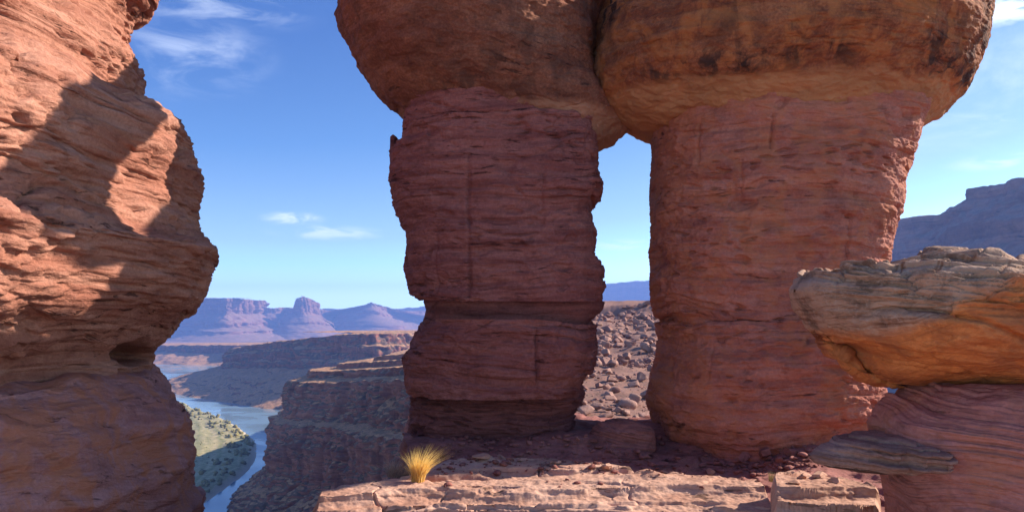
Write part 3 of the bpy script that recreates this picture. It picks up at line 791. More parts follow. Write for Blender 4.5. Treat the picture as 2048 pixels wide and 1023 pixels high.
# ------------------------------------------------------------------ left pillar
def pillar_left():
    e = empty("rock_pillar", (-.15, 13.8, -2.2))
    tag(e, "dark shaded pillar of stacked layers under a broad brown cap, nearer the river view", "rock pillar")
    og = (-.15, 13.8, -2.2); Yc = 13.9
    capL = [(-150, 800), (-120, 745), (-80, 716), (-40, 704), (0, 697), (15, 681), (33, 669), (55, 673), (70, 675), (85, 682), (100, 690), (118, 700), (145, 716), (175, 735), (200, 755), (218, 776), (232, 796), (246, 808), (275, 840), (300, 880)]
    capR = [(-150, 1100), (-120, 1150), (-80, 1190), (-40, 1205), (0, 1226), (40, 1208), (80, 1198), (120, 1190), (170, 1196), (205, 1228), (240, 1262), (258, 1258), (272, 1243), (287, 1228), (297, 1208), (300, 1195)]
    cb = [(-150, .5), (-80, 1.3), (0, 2.3), (50, 2.36), (95, 2.36), (150, 2.2), (200, 1.85), (240, 1.5), (270, 1.25), (300, 1.0)]
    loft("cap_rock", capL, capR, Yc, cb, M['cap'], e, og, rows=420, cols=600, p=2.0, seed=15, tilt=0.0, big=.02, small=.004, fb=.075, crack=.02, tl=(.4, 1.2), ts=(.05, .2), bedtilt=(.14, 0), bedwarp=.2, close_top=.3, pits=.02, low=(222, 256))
    sL = [(205, 812), (250, 808), (262, 805), (290, 804), (299, 803), (306, 786), (318, 777), (335, 782), (350, 778), (375, 776), (395, 782), (415, 785), (435, 791), (452, 800), (470, 811), (495, 813), (515, 810), (540, 806), (560, 812), (575, 815), (590, 818), (600, 823), (606, 838)]
    sR = [(205, 1190), (250, 1192), (300, 1197), (320, 1198), (340, 1195), (352, 1197), (366, 1204), (380, 1207), (395, 1205), (408, 1191), (425, 1182), (455, 1190), (475, 1195), (500, 1191), (515, 1190), (527, 1201), (545, 1210), (560, 1208), (575, 1213), (590, 1205), (600, 1206), (606, 1204)]
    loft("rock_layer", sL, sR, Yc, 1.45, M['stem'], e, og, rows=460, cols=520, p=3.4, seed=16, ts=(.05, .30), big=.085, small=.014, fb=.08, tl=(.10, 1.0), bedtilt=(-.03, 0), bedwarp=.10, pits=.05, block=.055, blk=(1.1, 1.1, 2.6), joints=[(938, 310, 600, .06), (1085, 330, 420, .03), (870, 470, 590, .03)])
    bL = [(594, 850), (604, 847), (620, 852), (640, 846), (652, 850), (664, 862)]
    bR = [(594, 1200), (604, 1210), (620, 1206), (634, 1193), (645, 1180), (664, 1160)]
    loft("rock_layer", bL, bR, Yc, 1.18, M['stem_dark'], e, og, rows=110, cols=480, p=3.4, seed=18, big=.05, small=.03, fb=.05, bedtilt=(.02, 0), bedwarp=.12)
    mL = [(638, 852), (648, 845), (657, 838), (666, 829), (680, 825), (690, 818), (705, 806), (715, 803), (740, 808), (760, 808), (774, 812), (782, 822)]
    mR = [(638, 1180), (644, 1192), (650, 1196), (665, 1192), (690, 1196), (720, 1193), (745, 1185), (755, 1168), (770, 1163), (782, 1158)]
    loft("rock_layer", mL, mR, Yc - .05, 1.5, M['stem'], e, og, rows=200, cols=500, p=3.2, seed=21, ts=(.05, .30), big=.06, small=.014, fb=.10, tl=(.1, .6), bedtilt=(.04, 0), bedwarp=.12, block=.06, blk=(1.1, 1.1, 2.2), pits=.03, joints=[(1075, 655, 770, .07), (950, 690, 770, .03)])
    fL = [(770, 822), (785, 819), (800, 820), (830, 818), (860, 815), (890, 812), (960, 800)]
    fR = [(770, 1164), (780, 1170), (800, 1165), (815, 1151), (840, 1151), (866, 1150), (890, 1160), (960, 1180)]
    loft("rock_layer", fL, fR, Yc, 1.2, M['stem_dark'], e, og, rows=220, cols=480, p=3.4, seed=25, big=.08, small=.028, fb=.09, tl=(.2, .6), bedwarp=.2, crack=.04, pits=.08, block=.06)
    # little finger of rock standing off the shoulder
    loft("rock_finger", [(273, 785), (276, 780), (290, 780), (310, 779), (330, 780)], [(273, 792), (276, 796), (290, 797), (310, 802), (330, 815)], Yc - .1, .16, M['stem_dark'], e, og, rows=50, cols=60, p=2.6, seed=27,
         big=.01, small=.006, fb=.008, close_top=.02)
pillar_left()

def pillar_right():
    e = empty("rock_pillar", (4.3, 13.6, -2.2))
    tag(e, "wide red pillar flaring up to a huge varnish streaked cap, behind the overhanging orange boulder", "rock pillar")
    og = (4.3, 13.6, -2.2); Yc = 13.6
    cL = [(-190, 1540), (-150, 1490), (-90, 1400), (-45, 1310), (0, 1216), (40, 1196), (80, 1186), (120, 1176), (150, 1171), (175, 1173), (195, 1180), (217, 1196), (240, 1226), (258, 1262), (268, 1296), (285, 1330), (300, 1370)]
    cR = [(-190, 1850), (-150, 1925), (-90, 1965), (-40, 1983), (0, 1990), (30, 1992), (80, 1988), (120, 1982), (150, 1974), (180, 1956), (200, 1941), (215, 1925), (235, 1896), (245, 1880), (252, 1863), (270, 1835), (300, 1790)]
    cb = [(-190, .8), (-120, 1.5), (0, 1.95), (55, 2.35), (105, 2.7), (150, 2.65), (185, 2.4), (210, 2.15), (235, 1.85), (260, 1.6), (300, 1.2)]
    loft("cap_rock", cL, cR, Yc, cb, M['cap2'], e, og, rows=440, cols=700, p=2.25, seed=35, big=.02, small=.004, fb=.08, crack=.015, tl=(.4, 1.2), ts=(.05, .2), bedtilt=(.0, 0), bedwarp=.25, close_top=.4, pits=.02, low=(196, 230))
    def shade_rock(rows, x0, x1, seed):  # added rock above the view, shaped only to shade the left cliff
        Ls, Rs, bs, ys = [], [], [], []
        for z, ya, yb, shrink in rows:
            yc = (ya + yb) / 2; xm, xh = (x0 + x1) / 2, (x1 - x0) / 2 * shrink
            py_ = float(project(0, yc, z)[1])
            Ls.append((py_, float(project(xm - xh, yc, z)[0]))); Rs.append((py_, float(project(xm + xh, yc, z)[0])))
            bs.append((py_, (yb - ya) / 2)); ys.append((py_, yc))
        loft("added_shade_rock", Ls, Rs, ys, bs, M['cap2'], e, og, rows=90, cols=160, p=2.6, seed=seed, big=.06, small=.02, fb=.06, block=.06, refit=False)
    shade_rock([(7.75, 11.8, 12.0, .15), (7.2, 11.0, 12.4, .6), (6.8, 10.4, 12.0, .8), (6.3, 9.95, 11.45, 1), (5.9, 9.65, 11.25, 1), (5.5, 9.8, 11.2, 1), (5.3, 10.6, 11.5, .9)], 2.0, 3.2, 33)  # added knob: casts the pointed shadow on the upper cliff face
    shade_rock([(6.3, 10.4, 12.0, .8), (6.1, 9.9, 12.2, 1), (5.5, 9.7, 12.2, 1), (4.9, 9.8, 12.2, 1), (4.6, 10.5, 12.2, 1)], 4.7, 6.6, 34)  # added overhang: keeps sun off the foot of the left cliff
    sL = [(215, 1302), (272, 1301), (300, 1303), (340, 1300), (380, 1298), (430, 1300), (480, 1300), (500, 1296), (530, 1300), (560, 1298), (600, 1300), (625, 1305), (635, 1318), (645, 1322), (660, 1330)]
    sR = [(215, 1866), (252, 1862), (275, 1848), (310, 1838), (345, 1825), (365, 1815), (380, 1812), (400, 1813), (430, 1808), (455, 1798), (480, 1790), (515, 1784), (600, 1776), (660, 1770)]
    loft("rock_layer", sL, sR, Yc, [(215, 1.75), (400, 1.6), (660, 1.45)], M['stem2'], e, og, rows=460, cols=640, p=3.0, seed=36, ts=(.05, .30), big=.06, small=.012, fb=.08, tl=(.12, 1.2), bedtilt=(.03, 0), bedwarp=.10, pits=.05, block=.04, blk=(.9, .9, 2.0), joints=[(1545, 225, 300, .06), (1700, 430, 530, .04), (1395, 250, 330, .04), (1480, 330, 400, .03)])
    lL = [(640, 1330), (648, 1310), (665, 1311), (675, 1318), (690, 1312), (720, 1309), (750, 1300), (780, 1295), (800, 1290), (815, 1292), (840, 1300), (855, 1306), (900, 1330), (960, 1330)]
    lR = [(640, 1770), (665, 1775), (700, 1778), (740, 1755), (752, 1758), (762, 1772), (776, 1778), (800, 1771), (820, 1760), (845, 1746), (866, 1730), (900, 1700), (960, 1690)]
    loft("rock_layer", lL, lR, Yc, [(640, 1.55), (700, 1.7), (960, 1.75)], M['stem2'], e, og, rows=360, cols=640, p=2.9, seed=39, ts=(.05, .30), big=.05, small=.014, fb=.09, tl=(.12, 1.0), bedtilt=(-.02, 0), bedwarp=.10, pits=.04, block=.04, blk=(.9, .9, 2.2), joints=[(1590, 700, 800, .04), (1420, 690, 760, .03)])
pillar_right()

# ------------------------------------------------------------------ bedrock shelf the pillars stand on
def shelf_z(X, Y):
    z = np.interp(Y, [2, 7, 8.5, 10.2, 11.2, 12.2, 14, 18], [-2.6, -2.55, -2.35, -2.18, -2.02, -1.86, -1.80, -2.1])
    z = z + .10 * noise(X * .6, Y * .6, 3.3) + .12 * smooth(3.5, 6, X)
    # dip towards the corner between the right pillar and the pedestal
    z = z - .14 * np.exp(-((X - 3.3) / .9) ** 2 - ((Y - 10.6) / .9) ** 2)
    return z
def shelf():
    nr, nc = 420, 460
    ys = np.geomspace(4.0, 17.5, nr)
    u = np.linspace(0, 1, nc)
    Y = np.repeat(ys[:, None], nc, 1)
    xl = -.128 * ys + .12 * noise(ys * .9, 1.3, .2) + .06 * noise(ys * 3, .3, .2)
    xr = np.full(nr, 9.0)
    X = xl[:, None] + (xr - xl)[:, None] * (u[None, :] ** 1.15)
    Z = shelf_z(X, Y)
    h = Z + .16 * fbm(X * .8, Y * .8, .4, 4)
    zt, lc = terrace(h, .025, .09, 77, 4)
    Z = zt + .02 * fbm(X * 5, Y * 5, .4, 3)
    # left face falling into the canyon, and skirts at the back
    drop = np.array([.0, .15, .5, 1.2, 2.5, 5, 9, 14, 30, 60, 93])
    outw = np.array([.0, .01, .02, .04, .1, .2, .3, .6, 12, 40, 80])
    cols = []
    for d, o_ in zip(drop[::-1], outw[::-1]):
        q = np.stack([X[:, 0] - o_ + .12 * noise(ys * 1.3, d * 2, 4.), Y[:, 0], Z[:, 0] - d], -1); cols.append(q)
    P = np.stack([X, Y, Z], -1)
    P = np.concatenate([np.stack(cols, 1), P], 1)
    lcx = np.concatenate([np.zeros((nr, len(drop))), lc], 1)
    # back skirt
    back = []
    for d, o_ in ((.5, .1), (2, .4), (3.5, 2), (6, 6)):
        q = P[-1].copy(); q[:, 2] -= d; q[:, 1] += o_; back.append(q)
    P = np.concatenate([P, np.array(back)], 0); lcx = np.concatenate([lcx, lcx[-1:].repeat(4, 0)], 0)
    o = mesh_np("bedrock", P, grid_quads(P.shape[0], P.shape[1]), M['bedrock'], None, {'bed': P[..., 2], 'lay': lcx})
    structure(o)
shelf()
def terrace_ground():
    ys = np.concatenate([np.linspace(-16, 4, 90, endpoint=False), np.linspace(4, 7.6, 60)]); nc = 160
    xl = np.interp(ys, [-16, -4, 3, 5.5, 7.6], [-11, -8, -3.5, -1.1, -.85]) + .2 * noise(ys * .8, .2, .4)
    u = np.linspace(0, 1, nc)
    Y = np.repeat(ys[:, None], nc, 1); X = xl[:, None] + (12 - xl)[:, None] * u[None]
    h = np.interp(Y, [-16, 0, 7.6], [-2.1, -2.45, -2.60]) + .14 * fbm(X * .5, Y * .5, .9, 4)
    Z, lc = terrace(h, .03, .1, 83, 4)
    Z[:, 0] -= 6; Z[-1] -= .8
    o = mesh_np("bedrock_terrace", np.stack([X, Y, Z], -1), grid_quads(len(ys), nc), M['ledge'], None, {'bed': Z, 'lay': lc})
    structure(o)
terrace_ground()

# ------------------------------------------------------------------ sunlit ledge in front
def slab(name, back, front_px, mat, origin, nx, ny, seed, zt, drop, slope=.5, label=None, cat=None, th=(.035, .14), rise=.0):
    """a bedded slab: back / front = (px, py) lines of its top at height zt, then a rounded broken face down to zt-drop"""
    bk = np.array([on_z(x, y, zt) for x, y in back]); fr = np.array([on_z(x, y, zt) for x, y in front_px])
    s = np.linspace(0, 1, nx)
    def res(p):
        q = np.concatenate([[0], np.cumsum(np.linalg.norm(np.diff(p, axis=0), axis=1))]); q /= q[-1]
        return np.stack([np.interp(s, q, p[:, j]) for j in range(3)], 1)
    B, Fr = res(bk), res(fr)
    nt = int(ny * .62); nf = ny - nt
    t = np.linspace(0, 1, nt)[:, None, None]
    top = B[None] * (1 - t) + Fr[None] * t
    top[..., 2] += rise * (1 - t[..., 0]) ** 2 - .05 * t[..., 0] ** 3
    q = np.linspace(0, 1, nf + 1)[1:][:, None]
    face = np.repeat(top[-1:], nf, 0)
    dirv = Fr - B; dirv[:, 2] = 0; dirv /= np.linalg.norm(dirv, axis=1, keepdims=True)
    face[..., 2] = face[..., 2] - drop * q ** 1.15
    face[..., :2] += dirv[None, :, :2] * (slope * drop * (q ** .8))[..., None]
    # ragged ends
    P = np.concatenate([top, face], 0)
    x, y = P[..., 0], P[..., 1]
    ends = 1 - smooth(0, .03, s) * smooth(1, .97, s)
    P[..., 1] += .10 * noise(x * 2.2 + seed, y * .7, P[..., 2] * 3)
    h = P[..., 2] + .13 * fbm(x * .45 + seed, y * 1.3, .3, 4, .45) + .012 * fbm(x * 1.6 + seed, y * 6, .3, 3)
    h = h + .035 * noise(x * .45 + y * .8, y * 2.8 - x * .5, seed * .7)
    z1, lc = terrace(h, th[0], th[1], seed, 7)
    wtop = np.concatenate([np.ones(nt), np.linspace(1, .5, nf)])[:, None]
    P[..., 2] = h * (1 - wtop) + z1 * wtop
    N = grid_normals(P); N *= np.sign(N[..., 2:3].mean())
    zb = P[..., 2] + .05 * noise(x * 1.2, y * 1.2, seed)
    p2, r2, c2 = layers(zb, x, y, .04, .14, seed + 5, 1.3)
    d = .05 * p2 * (.4 + .6 * r2) - .03 * (1 - r2)
    d *= np.concatenate([np.linspace(0, .25, nt), np.linspace(.3, 1.2, nf)])[:, None]
    cn = np.abs(noise(x * .9 + seed + .12 * noise(x * 3, y * 4, 1.), y * .6 + .3 * x, .7)); d = d - .05 * (1 - smooth(0, .02, cn)) * smooth(-.1, .2, noise(x * .8, y * .8, seed * .3))
    v_, e_ = cells(x * .7 + .25 * noise(x * 1.5, y * 2, 3.), y * 2.0 + .3 * noise(x * 2, y * 2, 9.), zb * 5, seed); d = d + .03 * (v_ - .5) - .006 * (1 - smooth(0, .05, e_))
    d = d + .012 * fbm(x * 9, y * 9, P[..., 2] * 14, 3)
    P = P + N * d[..., None]
    # ends and skirts: tuck down
    sk = P[-1:].copy(); sk[..., 2] -= .6
    bk_ = P[:1].copy(); bk_[..., 2] -= .35; bk_[..., 1] += .05
    P = np.concatenate([bk_, P, sk], 0)
    lc = np.concatenate([lc[:1], lc, lc[-1:]], 0); zb = np.concatenate([zb[:1], zb, zb[-1:]], 0)
    def endcol(c, sx):
        out = []
        for d_, o_ in ((.9, .10), (.45, .07), (.15, .05), (.04, .02)):
            e_ = P[:, c].copy(); e_[:, 2] -= d_; e_[:, 0] += sx * o_ + .03 * noise(e_[:, 1] * 4, d_ * 6, seed); out.append(e_)
        return out
    lf = np.stack(endcol(0, -1), 1); rg = np.stack(endcol(-1, 1)[::-1], 1)
    P = np.concatenate([lf, P, rg], 1)
    lc = np.concatenate([lc[:, :1].repeat(4, 1), lc, lc[:, -1:].repeat(4, 1)], 1); zb = np.concatenate([zb[:, :1].repeat(4, 1), zb, zb[:, -1:].repeat(4, 1)], 1)
    o = mesh_np(name, P, grid_quads(P.shape[0], P.shape[1])[:, ::-1], mat, None, {'bed': zb, 'lay': lc}, origin)
    if label: tag(o, label, cat)
    return o
slab("rock_ledge", [(640, 986), (690, 970), (735, 963), (815, 955), (866, 931), (963, 914), (1005, 914), (1112, 920), (1202, 928), (1340, 940), (1424, 938), (1475, 950), (1520, 962)],
     [(632, 1000), (700, 994), (780, 986), (900, 984), (1050, 986), (1200, 990), (1330, 990), (1450, 992), (1550, 996)],
     M['ledge'], (.3, 8.8, -2.6), 620, 320, 101, -1.90, .9, .75, "long sunlit ledge of pale bedded rock in front of the pillars", "rock ledge", rise=.05)
slab("rock_block", [(1556, 958), (1600, 946), (1650, 947), (1700, 968), (1752, 984)],
     [(1552, 985), (1620, 994), (1690, 1000), (1756, 1000)],
     M['ledge'], (2.9, 8.0, -2.5), 200, 160, 131, -1.75, .7, .3, "short sunlit bedded block with loose plates on top, below the overhanging boulder", "rock block", rise=.05)

# ------------------------------------------------------------------ overhanging orange boulder and its pedestal
def overhang():
    top = [(1590, 578), (1600, 566), (1625, 549), (1648, 546), (1665, 530), (1690, 522), (1715, 522), (1740, 528), (1780, 520), (1830, 515), (1860, 507), (1890, 500), (1930, 503), (1960, 512), (1990, 518), (2048, 520), (2150, 515), (2300, 530), (2450, 560)]
    bot = [(1590, 584), (1598, 602), (1615, 628), (1640, 660), (1670, 690), (1700, 712), (1730, 742), (1760, 762), (1790, 774), (1830, 778), (1870, 786), (1920, 796), (1970, 808), (2048, 828), (2150, 855), (2300, 870), (2450, 860)]
    Yc = 7.2; nc = 460; nr = 420
    # stations run along the rock, rings go round it
    px = 1590 + (2450 - 1590) * np.linspace(0, 1, nc) ** 1.25
    tp = interp_trace([(a, b) for a, b in top], px); bt = interp_trace([(a, b) for a, b in bot], px)
    nf = int(nr * .66)
    th = np.concatenate([np.linspace(-math.pi / 2, math.pi / 2, nf, endpoint=False), np.linspace(math.pi / 2, 1.5 * math.pi, nr - nf, endpoint=False)])
    # th=-90 bottom, 0 front, 90 top, 180 back
    pw = 2.5
    cs, sn = np.cos(th), np.sin(th)
    fy = -np.sign(cs) * np.abs(cs) ** (2 / pw); fz = np.sign(sn) * np.abs(sn) ** (2 / pw)
    tt = (px - 1590) / 860.
    hb = 1.05 * np.clip(tt / .22, 0, 1) ** .5 + .02
    Z = np.empty((nr, nc)); Y = np.empty((nr, nc)); X = np.empty((nr, nc))
    for j in range(nc):
        zt = at(px[j], tp[j], Yc)[2]; zb_ = at(px[j], bt[j], Yc)[2]
        zc, hz = (zt + zb_) / 2, (zt - zb_) / 2
        yy = Yc + hb[j] * (fy + 0.0)
        # underside cuts back, upper front leans out
        yy = yy + hb[j] * .55 * np.clip(-fz, 0, 1) ** 1.5 * (cs > 0)
        Y[:, j] = yy; Z[:, j] = zc + hz * fz; X[:, j] = (px[j] - CX) / F * Yc
    P = np.stack([X, Y, Z], -1)
    N = grid_normals(np.swapaxes(P, 0, 1), True); N = np.swapaxes(N, 0, 1)
    c = P.mean(0, keepdims=True); N *= np.sign(((P - c) * N).sum(-1).mean())
    zmid = np.array([at(q, a * .45 + b_ * .55, Yc)[2] for q, a, b_ in zip(px, tp, bt)])
    kx0 = (Yc - .85) / Yc
    zch0 = np.array([at(q, a, Yc - .85)[2] for q, a in zip(px, np.interp(CX + (px - CX) / kx0, [1590, 1650, 1740, 1840, 1930, 2048, 2300], [612, 634, 628, 616, 640, 690, 720]))])
    zb = Z + .10 * (X - 3) * 1.0 + .05 * noise(X * .9, Y * .9, 7.)     # beds dip to the right
    p1, r1, c1 = layers(zb, X, Y, .12, .3, 211, 1.0); p2, r2, c2 = layers(zb, X, Y, .015, .06, 213, 2.2)
    up = smooth(.05, .45, (Z - zmid[None]) / .5)
    d = .05 * p1 * (.4 + .6 * r1) + (.045 * up + .006) * (p2 * (.4 + .6 * r2) - .6 * (1 - r2)) + .05 * fbm(X * 1.1, Y * 1.1, Z * 1.6, 3) + .014 * fbm(X * 5, Y * 5, Z * 9, 3)
    v_, e_ = cells(X * 1.3 + .1 * noise(X * 2, Y * 2, 3.), Y * 1.6, zb * 5.5, 77); v2_, e2_ = cells(X * 3.5, Y * 3.5, zb * 12, 79)
    d = d + (.02 + .05 * up) * (v_ - .5) - (.008 + .02 * up) * (1 - smooth(0, .07, e_)) + (.008 + .014 * up) * (v2_ - .5)
    gr = Z - zch0[None]; d = d - .07 * np.exp(-((gr - .02 * noise(X * 3, Y * 3, .5)) / .022) ** 2) * (cs > -.2)[:, None] * smooth(.06, .12, tt)[None]
    d = d * np.clip(tt / .06, .15, 1)[None]
    P = P + N * d[..., None]
    rel = np.clip((Z - np.array([at(q, b_, Yc)[2] for q, b_ in zip(px, bt)])[None]) / .5, -2, 3)
    # bed attribute: 0 at the colour change, positive in the grey upper layers
    kx = (Yc - .85) / Yc
    chg = np.interp(CX + (px - CX) / kx, [1590, 1640, 1760, 1820, 1900, 1980, 2048, 2450], [600, 668, 656, 652, 600, 580, 560, 540])
    zch = np.array([at(q, a, Yc - .85)[2] for q, a in zip(px, chg)])
    bedv = Z - zch[None] + .31
    Q = grid_quads(nc, nr, True)
    Pm = np.swapaxes(P, 0, 1)
    o = mesh_np("overhanging_boulder", Pm, Q[:, ::-1], M['over'], None, {'bed': np.swapaxes(bedv, 0, 1), 'lay': np.swapaxes(c2, 0, 1)}, (4.0, 7.2, -.6))
    tag(o, "orange undercut boulder with grey layered top jutting out over the pedestal", "boulder")
    # pedestal
    pL = [(797, 1880), (812, 1850), (832, 1806), (847, 1793), (867, 1772), (897, 1745), (915, 1733), (947, 1738), (982, 1752), (1070, 1768), (1200, 1775)]
    pR = [(y, 2500) for y, x in pL]
    o = loft("rock_pedestal", pL, pR, 7.05, [(797, .75), (850, .92), (1200, 1.0)], M['pedestal'], None, (4.2, 7.35, -2.5), rows=420, cols=460, p=2.6, seed=45, fit='left', tilt=-.16, big=.05, small=.02, fb=.06, tl=(.2, .6), ts=(.02, .09), bedtilt=(.03, 0), bedwarp=.15, close_top=.1)
    tag(o, "smooth lavender rock pedestal under the orange overhanging boulder", "rock")
    # grey shelf: thin beds in a tapering tongue
    nc, nr = 320, 200
    px = np.linspace(1608, 1862, nc)
    tp = np.interp(px, [1608, 1625, 1645, 1680, 1720, 1760, 1800, 1835, 1862], [908, 896, 886, 874, 869, 868, 874, 886, 900])
    bt = np.interp(px, [1608, 1618, 1640, 1700, 1760, 1820, 1862], [910, 924, 934, 940, 940, 930, 906])
    th = np.linspace(0, 2 * math.pi, nr, endpoint=False); cs, sn = np.cos(th), np.sin(th)
    fy = -np.sign(cs) * np.abs(cs) ** .8; fz = np.sign(sn) * np.abs(sn) ** .8
    Ys = 6.85; w_ = np.clip(np.minimum((px - 1606) / 150., (1866 - px) / 40.), 0, 1) ** .7 * (1 + .3 * noise(px / 28., 3.3, .2))
    zt = np.array([at(a, b_, Ys)[2] for a, b_ in zip(px, tp)]); zl = np.array([at(a, b_, Ys)[2] for a, b_ in zip(px, bt)])
    X = np.repeat(((px - CX) / F * Ys)[:, None], nr, 1); Y = Ys + (.55 * w_)[:, None] * fy[None]; Z = ((zt + zl) / 2)[:, None] + ((zt - zl) / 2)[:, None] * fz[None]
    zb = Z + .05 * (X - 2.8) + .02 * noise(X * 2, Y * 2, 1.)
    p2, r2, c2 = layers(zb, X, Y, .018, .05, 71, 2.5)
    P = np.stack([X, Y, Z], -1); N = -grid_normals(P, True); N *= np.sign((N[..., 1] * (Y - Ys)).mean())
    d = (.07 * p2 * (.4 + .6 * r2) - .04 * (1 - r2)) * w_[:, None] + .015 * fbm(X * 4, Y * 4, Z * 9, 3)
    P[..., 1] += N[..., 1] * d; P[..., 0] += N[..., 0] * d; P[..., 2] += N[..., 2] * d * .3
    o = mesh_np("rock_shelf", P, grid_quads(nc, nr, True), M['grey'], None, {'bed': zb, 'lay': c2}, (2.9, 6.75, -1.2))
    tag(o, "thin bedded grey rock shelf sticking out at the foot of the pedestal", "rock shelf")
overhang()

# ------------------------------------------------------------------ boulder lying between the pillars
o = loft("boulder", [(838, 1230), (843, 1202), (850, 1188), (862, 1179), (880, 1180), (895, 1190)], [(838, 1262), (843, 1288), (850, 1300), (862, 1310), (880, 1312), (895, 1312)], 12.6, [(838, .15), (856, .42), (895, .5)], M['grey_boulder'] if 'grey_boulder' in M else M['bedrock'], None, (1.8, 12.6, -2.0), rows=120, cols=220, p=2.6, seed=63,
         big=.03, small=.02, fb=.05, tl=(.08, .2), ts=(.02, .06), bedtilt=(.15, 0), close_top=.03)
tag(o, "rounded dark boulder lying on the bedrock in the gap between the two pillars", "boulder")

# ------------------------------------------------------------------ loose stones
def stones():
    ms = []
    for k in range(7):
        bm_ = bmesh.new(); bmesh.ops.create_icosphere(bm_, subdivisions=5, radius=1.0)
        rk = np.random.RandomState(150 + k); v = np.array([p.co[:] for p in bm_.verts])
        for _ in range(10):
            dv = rk.normal(size=3); dv /= np.linalg.norm(dv); v -= np.maximum(v @ dv - rk.uniform(.4, .75), 0)[:, None] * dv
        v *= (1 + .06 * fbm(v[:, 0] * 2 + k, v[:, 1] * 2, v[:, 2] * 4, 4))[:, None]
        f = np.array([[p.index for p in q.verts] for q in bm_.faces]); bm_.free()
        o = mesh_np("loose_stone", v, f, None); ms.append(o.data); bpy.data.objects.remove(o)
    rs = np.random.RandomState(21)
    bpy.context.view_layer.update(); dg = bpy.context.evaluated_depsgraph_get()
    def put(px, py, r, flat, mat, label, group):
        d = Vector(ray(px, py)).normalized(); o_ = Vector((0, 0, 0)); h = sc.ray_cast(dg, o_, d)
        if not h[0]: return
        me = ms[rs.randint(7)].copy(); me.materials.clear(); me.materials.append(mat)
        o = bpy.data.objects.new("loose_stone", me); COL.objects.link(o)
        o.location = h[1] + Vector((0, 0, r * flat * .35)); o.rotation_euler = (rs.normal(0, .08), rs.normal(0, .08), rs.uniform(0, 6.3)); o.scale = (r, r * .8, r * flat)
        tag(o, label, "stone", group)
    g1 = "loose stones along the back of the sunlit ledge"
    for px, py, r, l in ((963, 915, .13, "flat pale stone at the ledge's back edge, straight below the left pillar's foot"), (1003, 916, .09, "small pale stone just right of the flat stone at the back of the ledge"),
                         (1042, 921, .06, "tiny pale chip at the back of the ledge below the left pillar"), (1112, 926, .10, "pale stone at the back of the ledge below the gap between the pillars"),
                         (1215, 934, .11, "flat pale stone at the ledge's back, below the boulder in the gap"), (1330, 946, .08, "small pale stone at the ledge's back, below the right pillar's left edge"),
                         (1420, 944, .12, "flat pale stone at the ledge's back, below the middle of the right pillar"), (890, 934, .07, "small stone on the ledge just right of the golden grass tuft")):
        put(px, py, r, .42, M['ledge'], l, g1)
    g2 = "plates lying on the short bedded block"
    for px, py, r, l in ((1606, 955, .10, "pale plate on the back corner of the short bedded block"), (1640, 953, .12, "largest pale plate on top of the short bedded block"),
                         (1668, 962, .09, "pale plate on the right half of the short bedded block"), (1585, 966, .08, "small pale plate on the left end of the short bedded block")):
        put(px, py, r, .4, M['ledge'], l, g2)
    g3 = "fallen stones in the shaded corner below the right pillar"
    for px, py, r, l in ((1490, 918, .13, "leftmost dark red fallen stone in the shaded corner below the right pillar"), (1530, 912, .17, "largest dark red fallen stone in the shaded corner below the right pillar"),
                         (1562, 925, .10, "small dark red fallen stone beside the grey rock shelf's tip"), (1515, 934, .09, "small dark red fallen stone behind the end of the sunlit ledge"), (1580, 908, .12, "dark red fallen stone against the right pillar's foot near the grey shelf")):
        put(px, py, r, .7, M['bedrock'], l, g3)
stones()
def gravel():
    rs = np.random.RandomState(77); dg = bpy.context.evaluated_depsgraph_get()
    bm_ = bmesh.new(); bmesh.ops.create_icosphere(bm_, subdivisions=2, radius=1.0)
    v0 = np.array([p.co[:] for p in bm_.verts]); f0 = np.array([[p.index for p in q.verts] for q in bm_.faces]); bm_.free()
    Vs, Fs, n = [], [], 0
    spots = [(rs.uniform(860, 1640), rs.uniform(868, 948)) for _ in range(900)] + [(rs.normal(1540, 50), rs.normal(925, 14)) for _ in range(350)] + [(rs.uniform(820, 1520), rs.uniform(918, 975)) for _ in range(45)] + [(rs.uniform(1640, 2040), rs.uniform(960, 1020)) for _ in range(60)]
    for px, py in spots:
        h = sc.ray_cast(dg, Vector((0, 0, 0)), Vector(ray(px, py)).normalized())
        if not h[0] or h[4].name not in ('bedrock', 'rock_ledge', 'bedrock_terrace') or h[2].z < .55: continue
        r = .012 + .075 * rs.rand() ** 4
        v = v0.copy()
        for _ in range(6):
            dv = rs.normal(size=3); dv /= np.linalg.norm(dv); v -= np.maximum(v @ dv - rs.uniform(.35, .75), 0)[:, None] * dv
        a = rs.uniform(0, 6.3); v = v * np.array([1, .8, .5]); v = np.stack([v[:, 0] * math.cos(a) - v[:, 1] * math.sin(a), v[:, 0] * math.sin(a) + v[:, 1] * math.cos(a), v[:, 2]], 1) * r
        Vs.append(v + np.array(h[1]) + np.array([0, 0, r * .2])); Fs.append(f0 + n); n += len(v)
    V = np.vstack(Vs)
    o = mesh_np("gravel", V, np.vstack(Fs), M['bedrock'], None, {'bed': V[:, 2], 'lay': V[:, 0] % 1}, shade=False); o["kind"] = "stuff"
gravel()

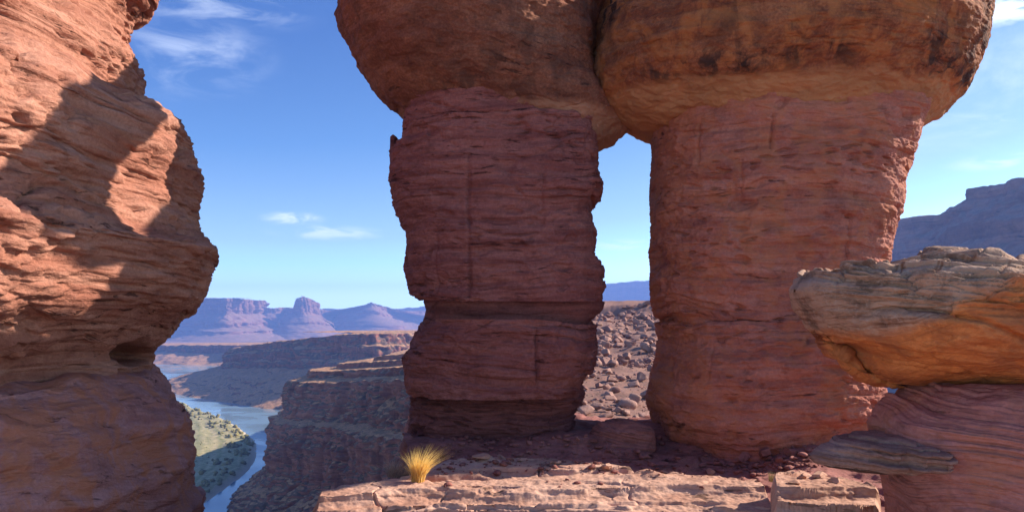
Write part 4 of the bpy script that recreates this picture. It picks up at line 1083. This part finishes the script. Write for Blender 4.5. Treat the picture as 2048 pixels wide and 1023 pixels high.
# ------------------------------------------------------------------ plants
def blades(n, rs, h, spread, lean, w, base, wind=.22):
    V, Q = [], []; k = 0
    for i in range(n):
        a = rs.uniform(0, 6.283); r = spread * math.sqrt(rs.rand()); hh = h * rs.uniform(.45, 1.0)
        p0 = np.array([base[0] + r * math.cos(a), base[1] + r * math.sin(a), base[2]])
        ln = lean * rs.uniform(.05, 1.0); az = a + rs.normal(0, .6); side = np.array([-math.sin(az), math.cos(az), 0])
        rt = rs.uniform(0, 3.14); side = np.array([math.cos(rt), math.sin(rt), 0])
        for s in range(5):
            t = s / 4.
            p = p0 + np.array([math.cos(az) * ln * hh * t ** 1.8 + wind * hh * t * t, math.sin(az) * ln * hh * t ** 1.8, hh * (t - .22 * ln * t * t)])
            ww = w * (1 - t) ** .7 + w * .08
            V += [p - side * ww, p + side * ww]
            if s: Q.append([k - 2, k - 1, k + 1, k])
            k += 2
    return V, Q
def plant_mat(name, c1, c2, trans=.3):
    m, t, b = new_mat(name, .7, .2)
    g = t.add('ShaderNodeNewGeometry'); n = t.noise(g.outputs['Position'], 30, 2, .5)
    t.link(t.mix(t.map(n, .3, .7), c1, c2), b.inputs['Base Color'])
    tr = t.add('ShaderNodeBsdfTranslucent'); t.link(t.mix(t.map(n, .3, .7), c1, c2), tr.inputs['Color'])
    mx = t.add('ShaderNodeMixShader'); mx.inputs[0].default_value = trans
    t.link(b.outputs[0], mx.inputs[1]); t.link(tr.outputs[0], mx.inputs[2]); t.link(mx.outputs[0], t.n['Material Output'].inputs['Surface'])
    return m
M['straw'] = plant_mat('straw grass', (.90, .62, .17), (.80, .56, .22), .6)
M['straw_core'] = plant_mat('golden grass', (.92, .58, .08), (.86, .50, .06), .65)
M['twig'] = plant_mat('dry twig', (.36, .26, .20), (.22, .15, .12), .1)
M['green'] = plant_mat('green grass', (.24, .20, .07), (.30, .22, .09), .3)
def plants():
    rs = np.random.RandomState(3)
    bpy.context.view_layer.update(); h = sc.ray_cast(bpy.context.evaluated_depsgraph_get(), Vector((0, 0, 0)), Vector(ray(836, 962)).normalized())
    g = np.array(h[1]) if h[0] else on_z(836, 962, -1.90); e = empty("grass_tuft", g)
    tag(e, "golden bunch of dry grass growing at the back of the sunlit ledge", "grass tuft")
    V, Q = blades(520, rs, .46, .075, .8, .0028, g); mesh_np("grass_blades", V, Q, M['straw'], e, origin=g, shade=False)
    V, Q = blades(300, rs, .27, .055, .3, .0035, g); mesh_np("grass_core", V, Q, M['straw_core'], e, origin=g, shade=False)
    def bush(px, py, z, h, sp_, n, mat, label, name="dry_shrub", cat="shrub", lean=1.1, w=.0025):
        p = on_z(px, py, z); V, Q = blades(n, rs, h, sp_, lean, w, p)
        o = mesh_np(name, V, Q, mat, None, origin=p, shade=False); tag(o, label, cat)
    bush(800, 952, -1.92, .26, .16, 420, M['twig'], "grey leafless low shrub beside the golden grass tuft")
    bush(1545, 962, -1.92, .14, .05, 90, M['green'], "small greenish grass tuft in the crack at the end of the sunlit ledge", "grass_tuft", "grass tuft", .7)
    bush(2036, 1019, -1.55, .12, .04, 60, M['straw'], "tiny pale grass tuft at the foot of the pedestal", "grass_tuft", "grass tuft", .9)
plants()

# ------------------------------------------------------------------ haze
def haze():
    m = bpy.data.materials.new('haze air'); m.use_nodes = True; t = NT(m.node_tree)
    t.n.remove(t.n['Principled BSDF'])
    v = t.add('ShaderNodeVolumePrincipled')
    v.inputs['Color'].default_value = (.22, .37, .84, 1); v.inputs['Density'].default_value = HAZE_D; v.inputs['Anisotropy'].default_value = .1
    t.link(v.outputs[0], t.n['Material Output'].inputs['Volume'])
    x0, x1, y0, y1, z0, z1 = -7100, 7100, -120, 7600, RIVER_Z - 12, 330
    V = [(x, y, z) for x in (x0, x1) for y in (y0, y1) for z in (z0, z1)]
    Q = [(0, 1, 3, 2), (4, 6, 7, 5), (0, 4, 5, 1), (2, 3, 7, 6), (0, 2, 6, 4), (1, 5, 7, 3)]
    o = mesh_np("haze", V, Q, m, shade=False); o["kind"] = "stuff"
HAZE_D = 1.75e-4
haze()
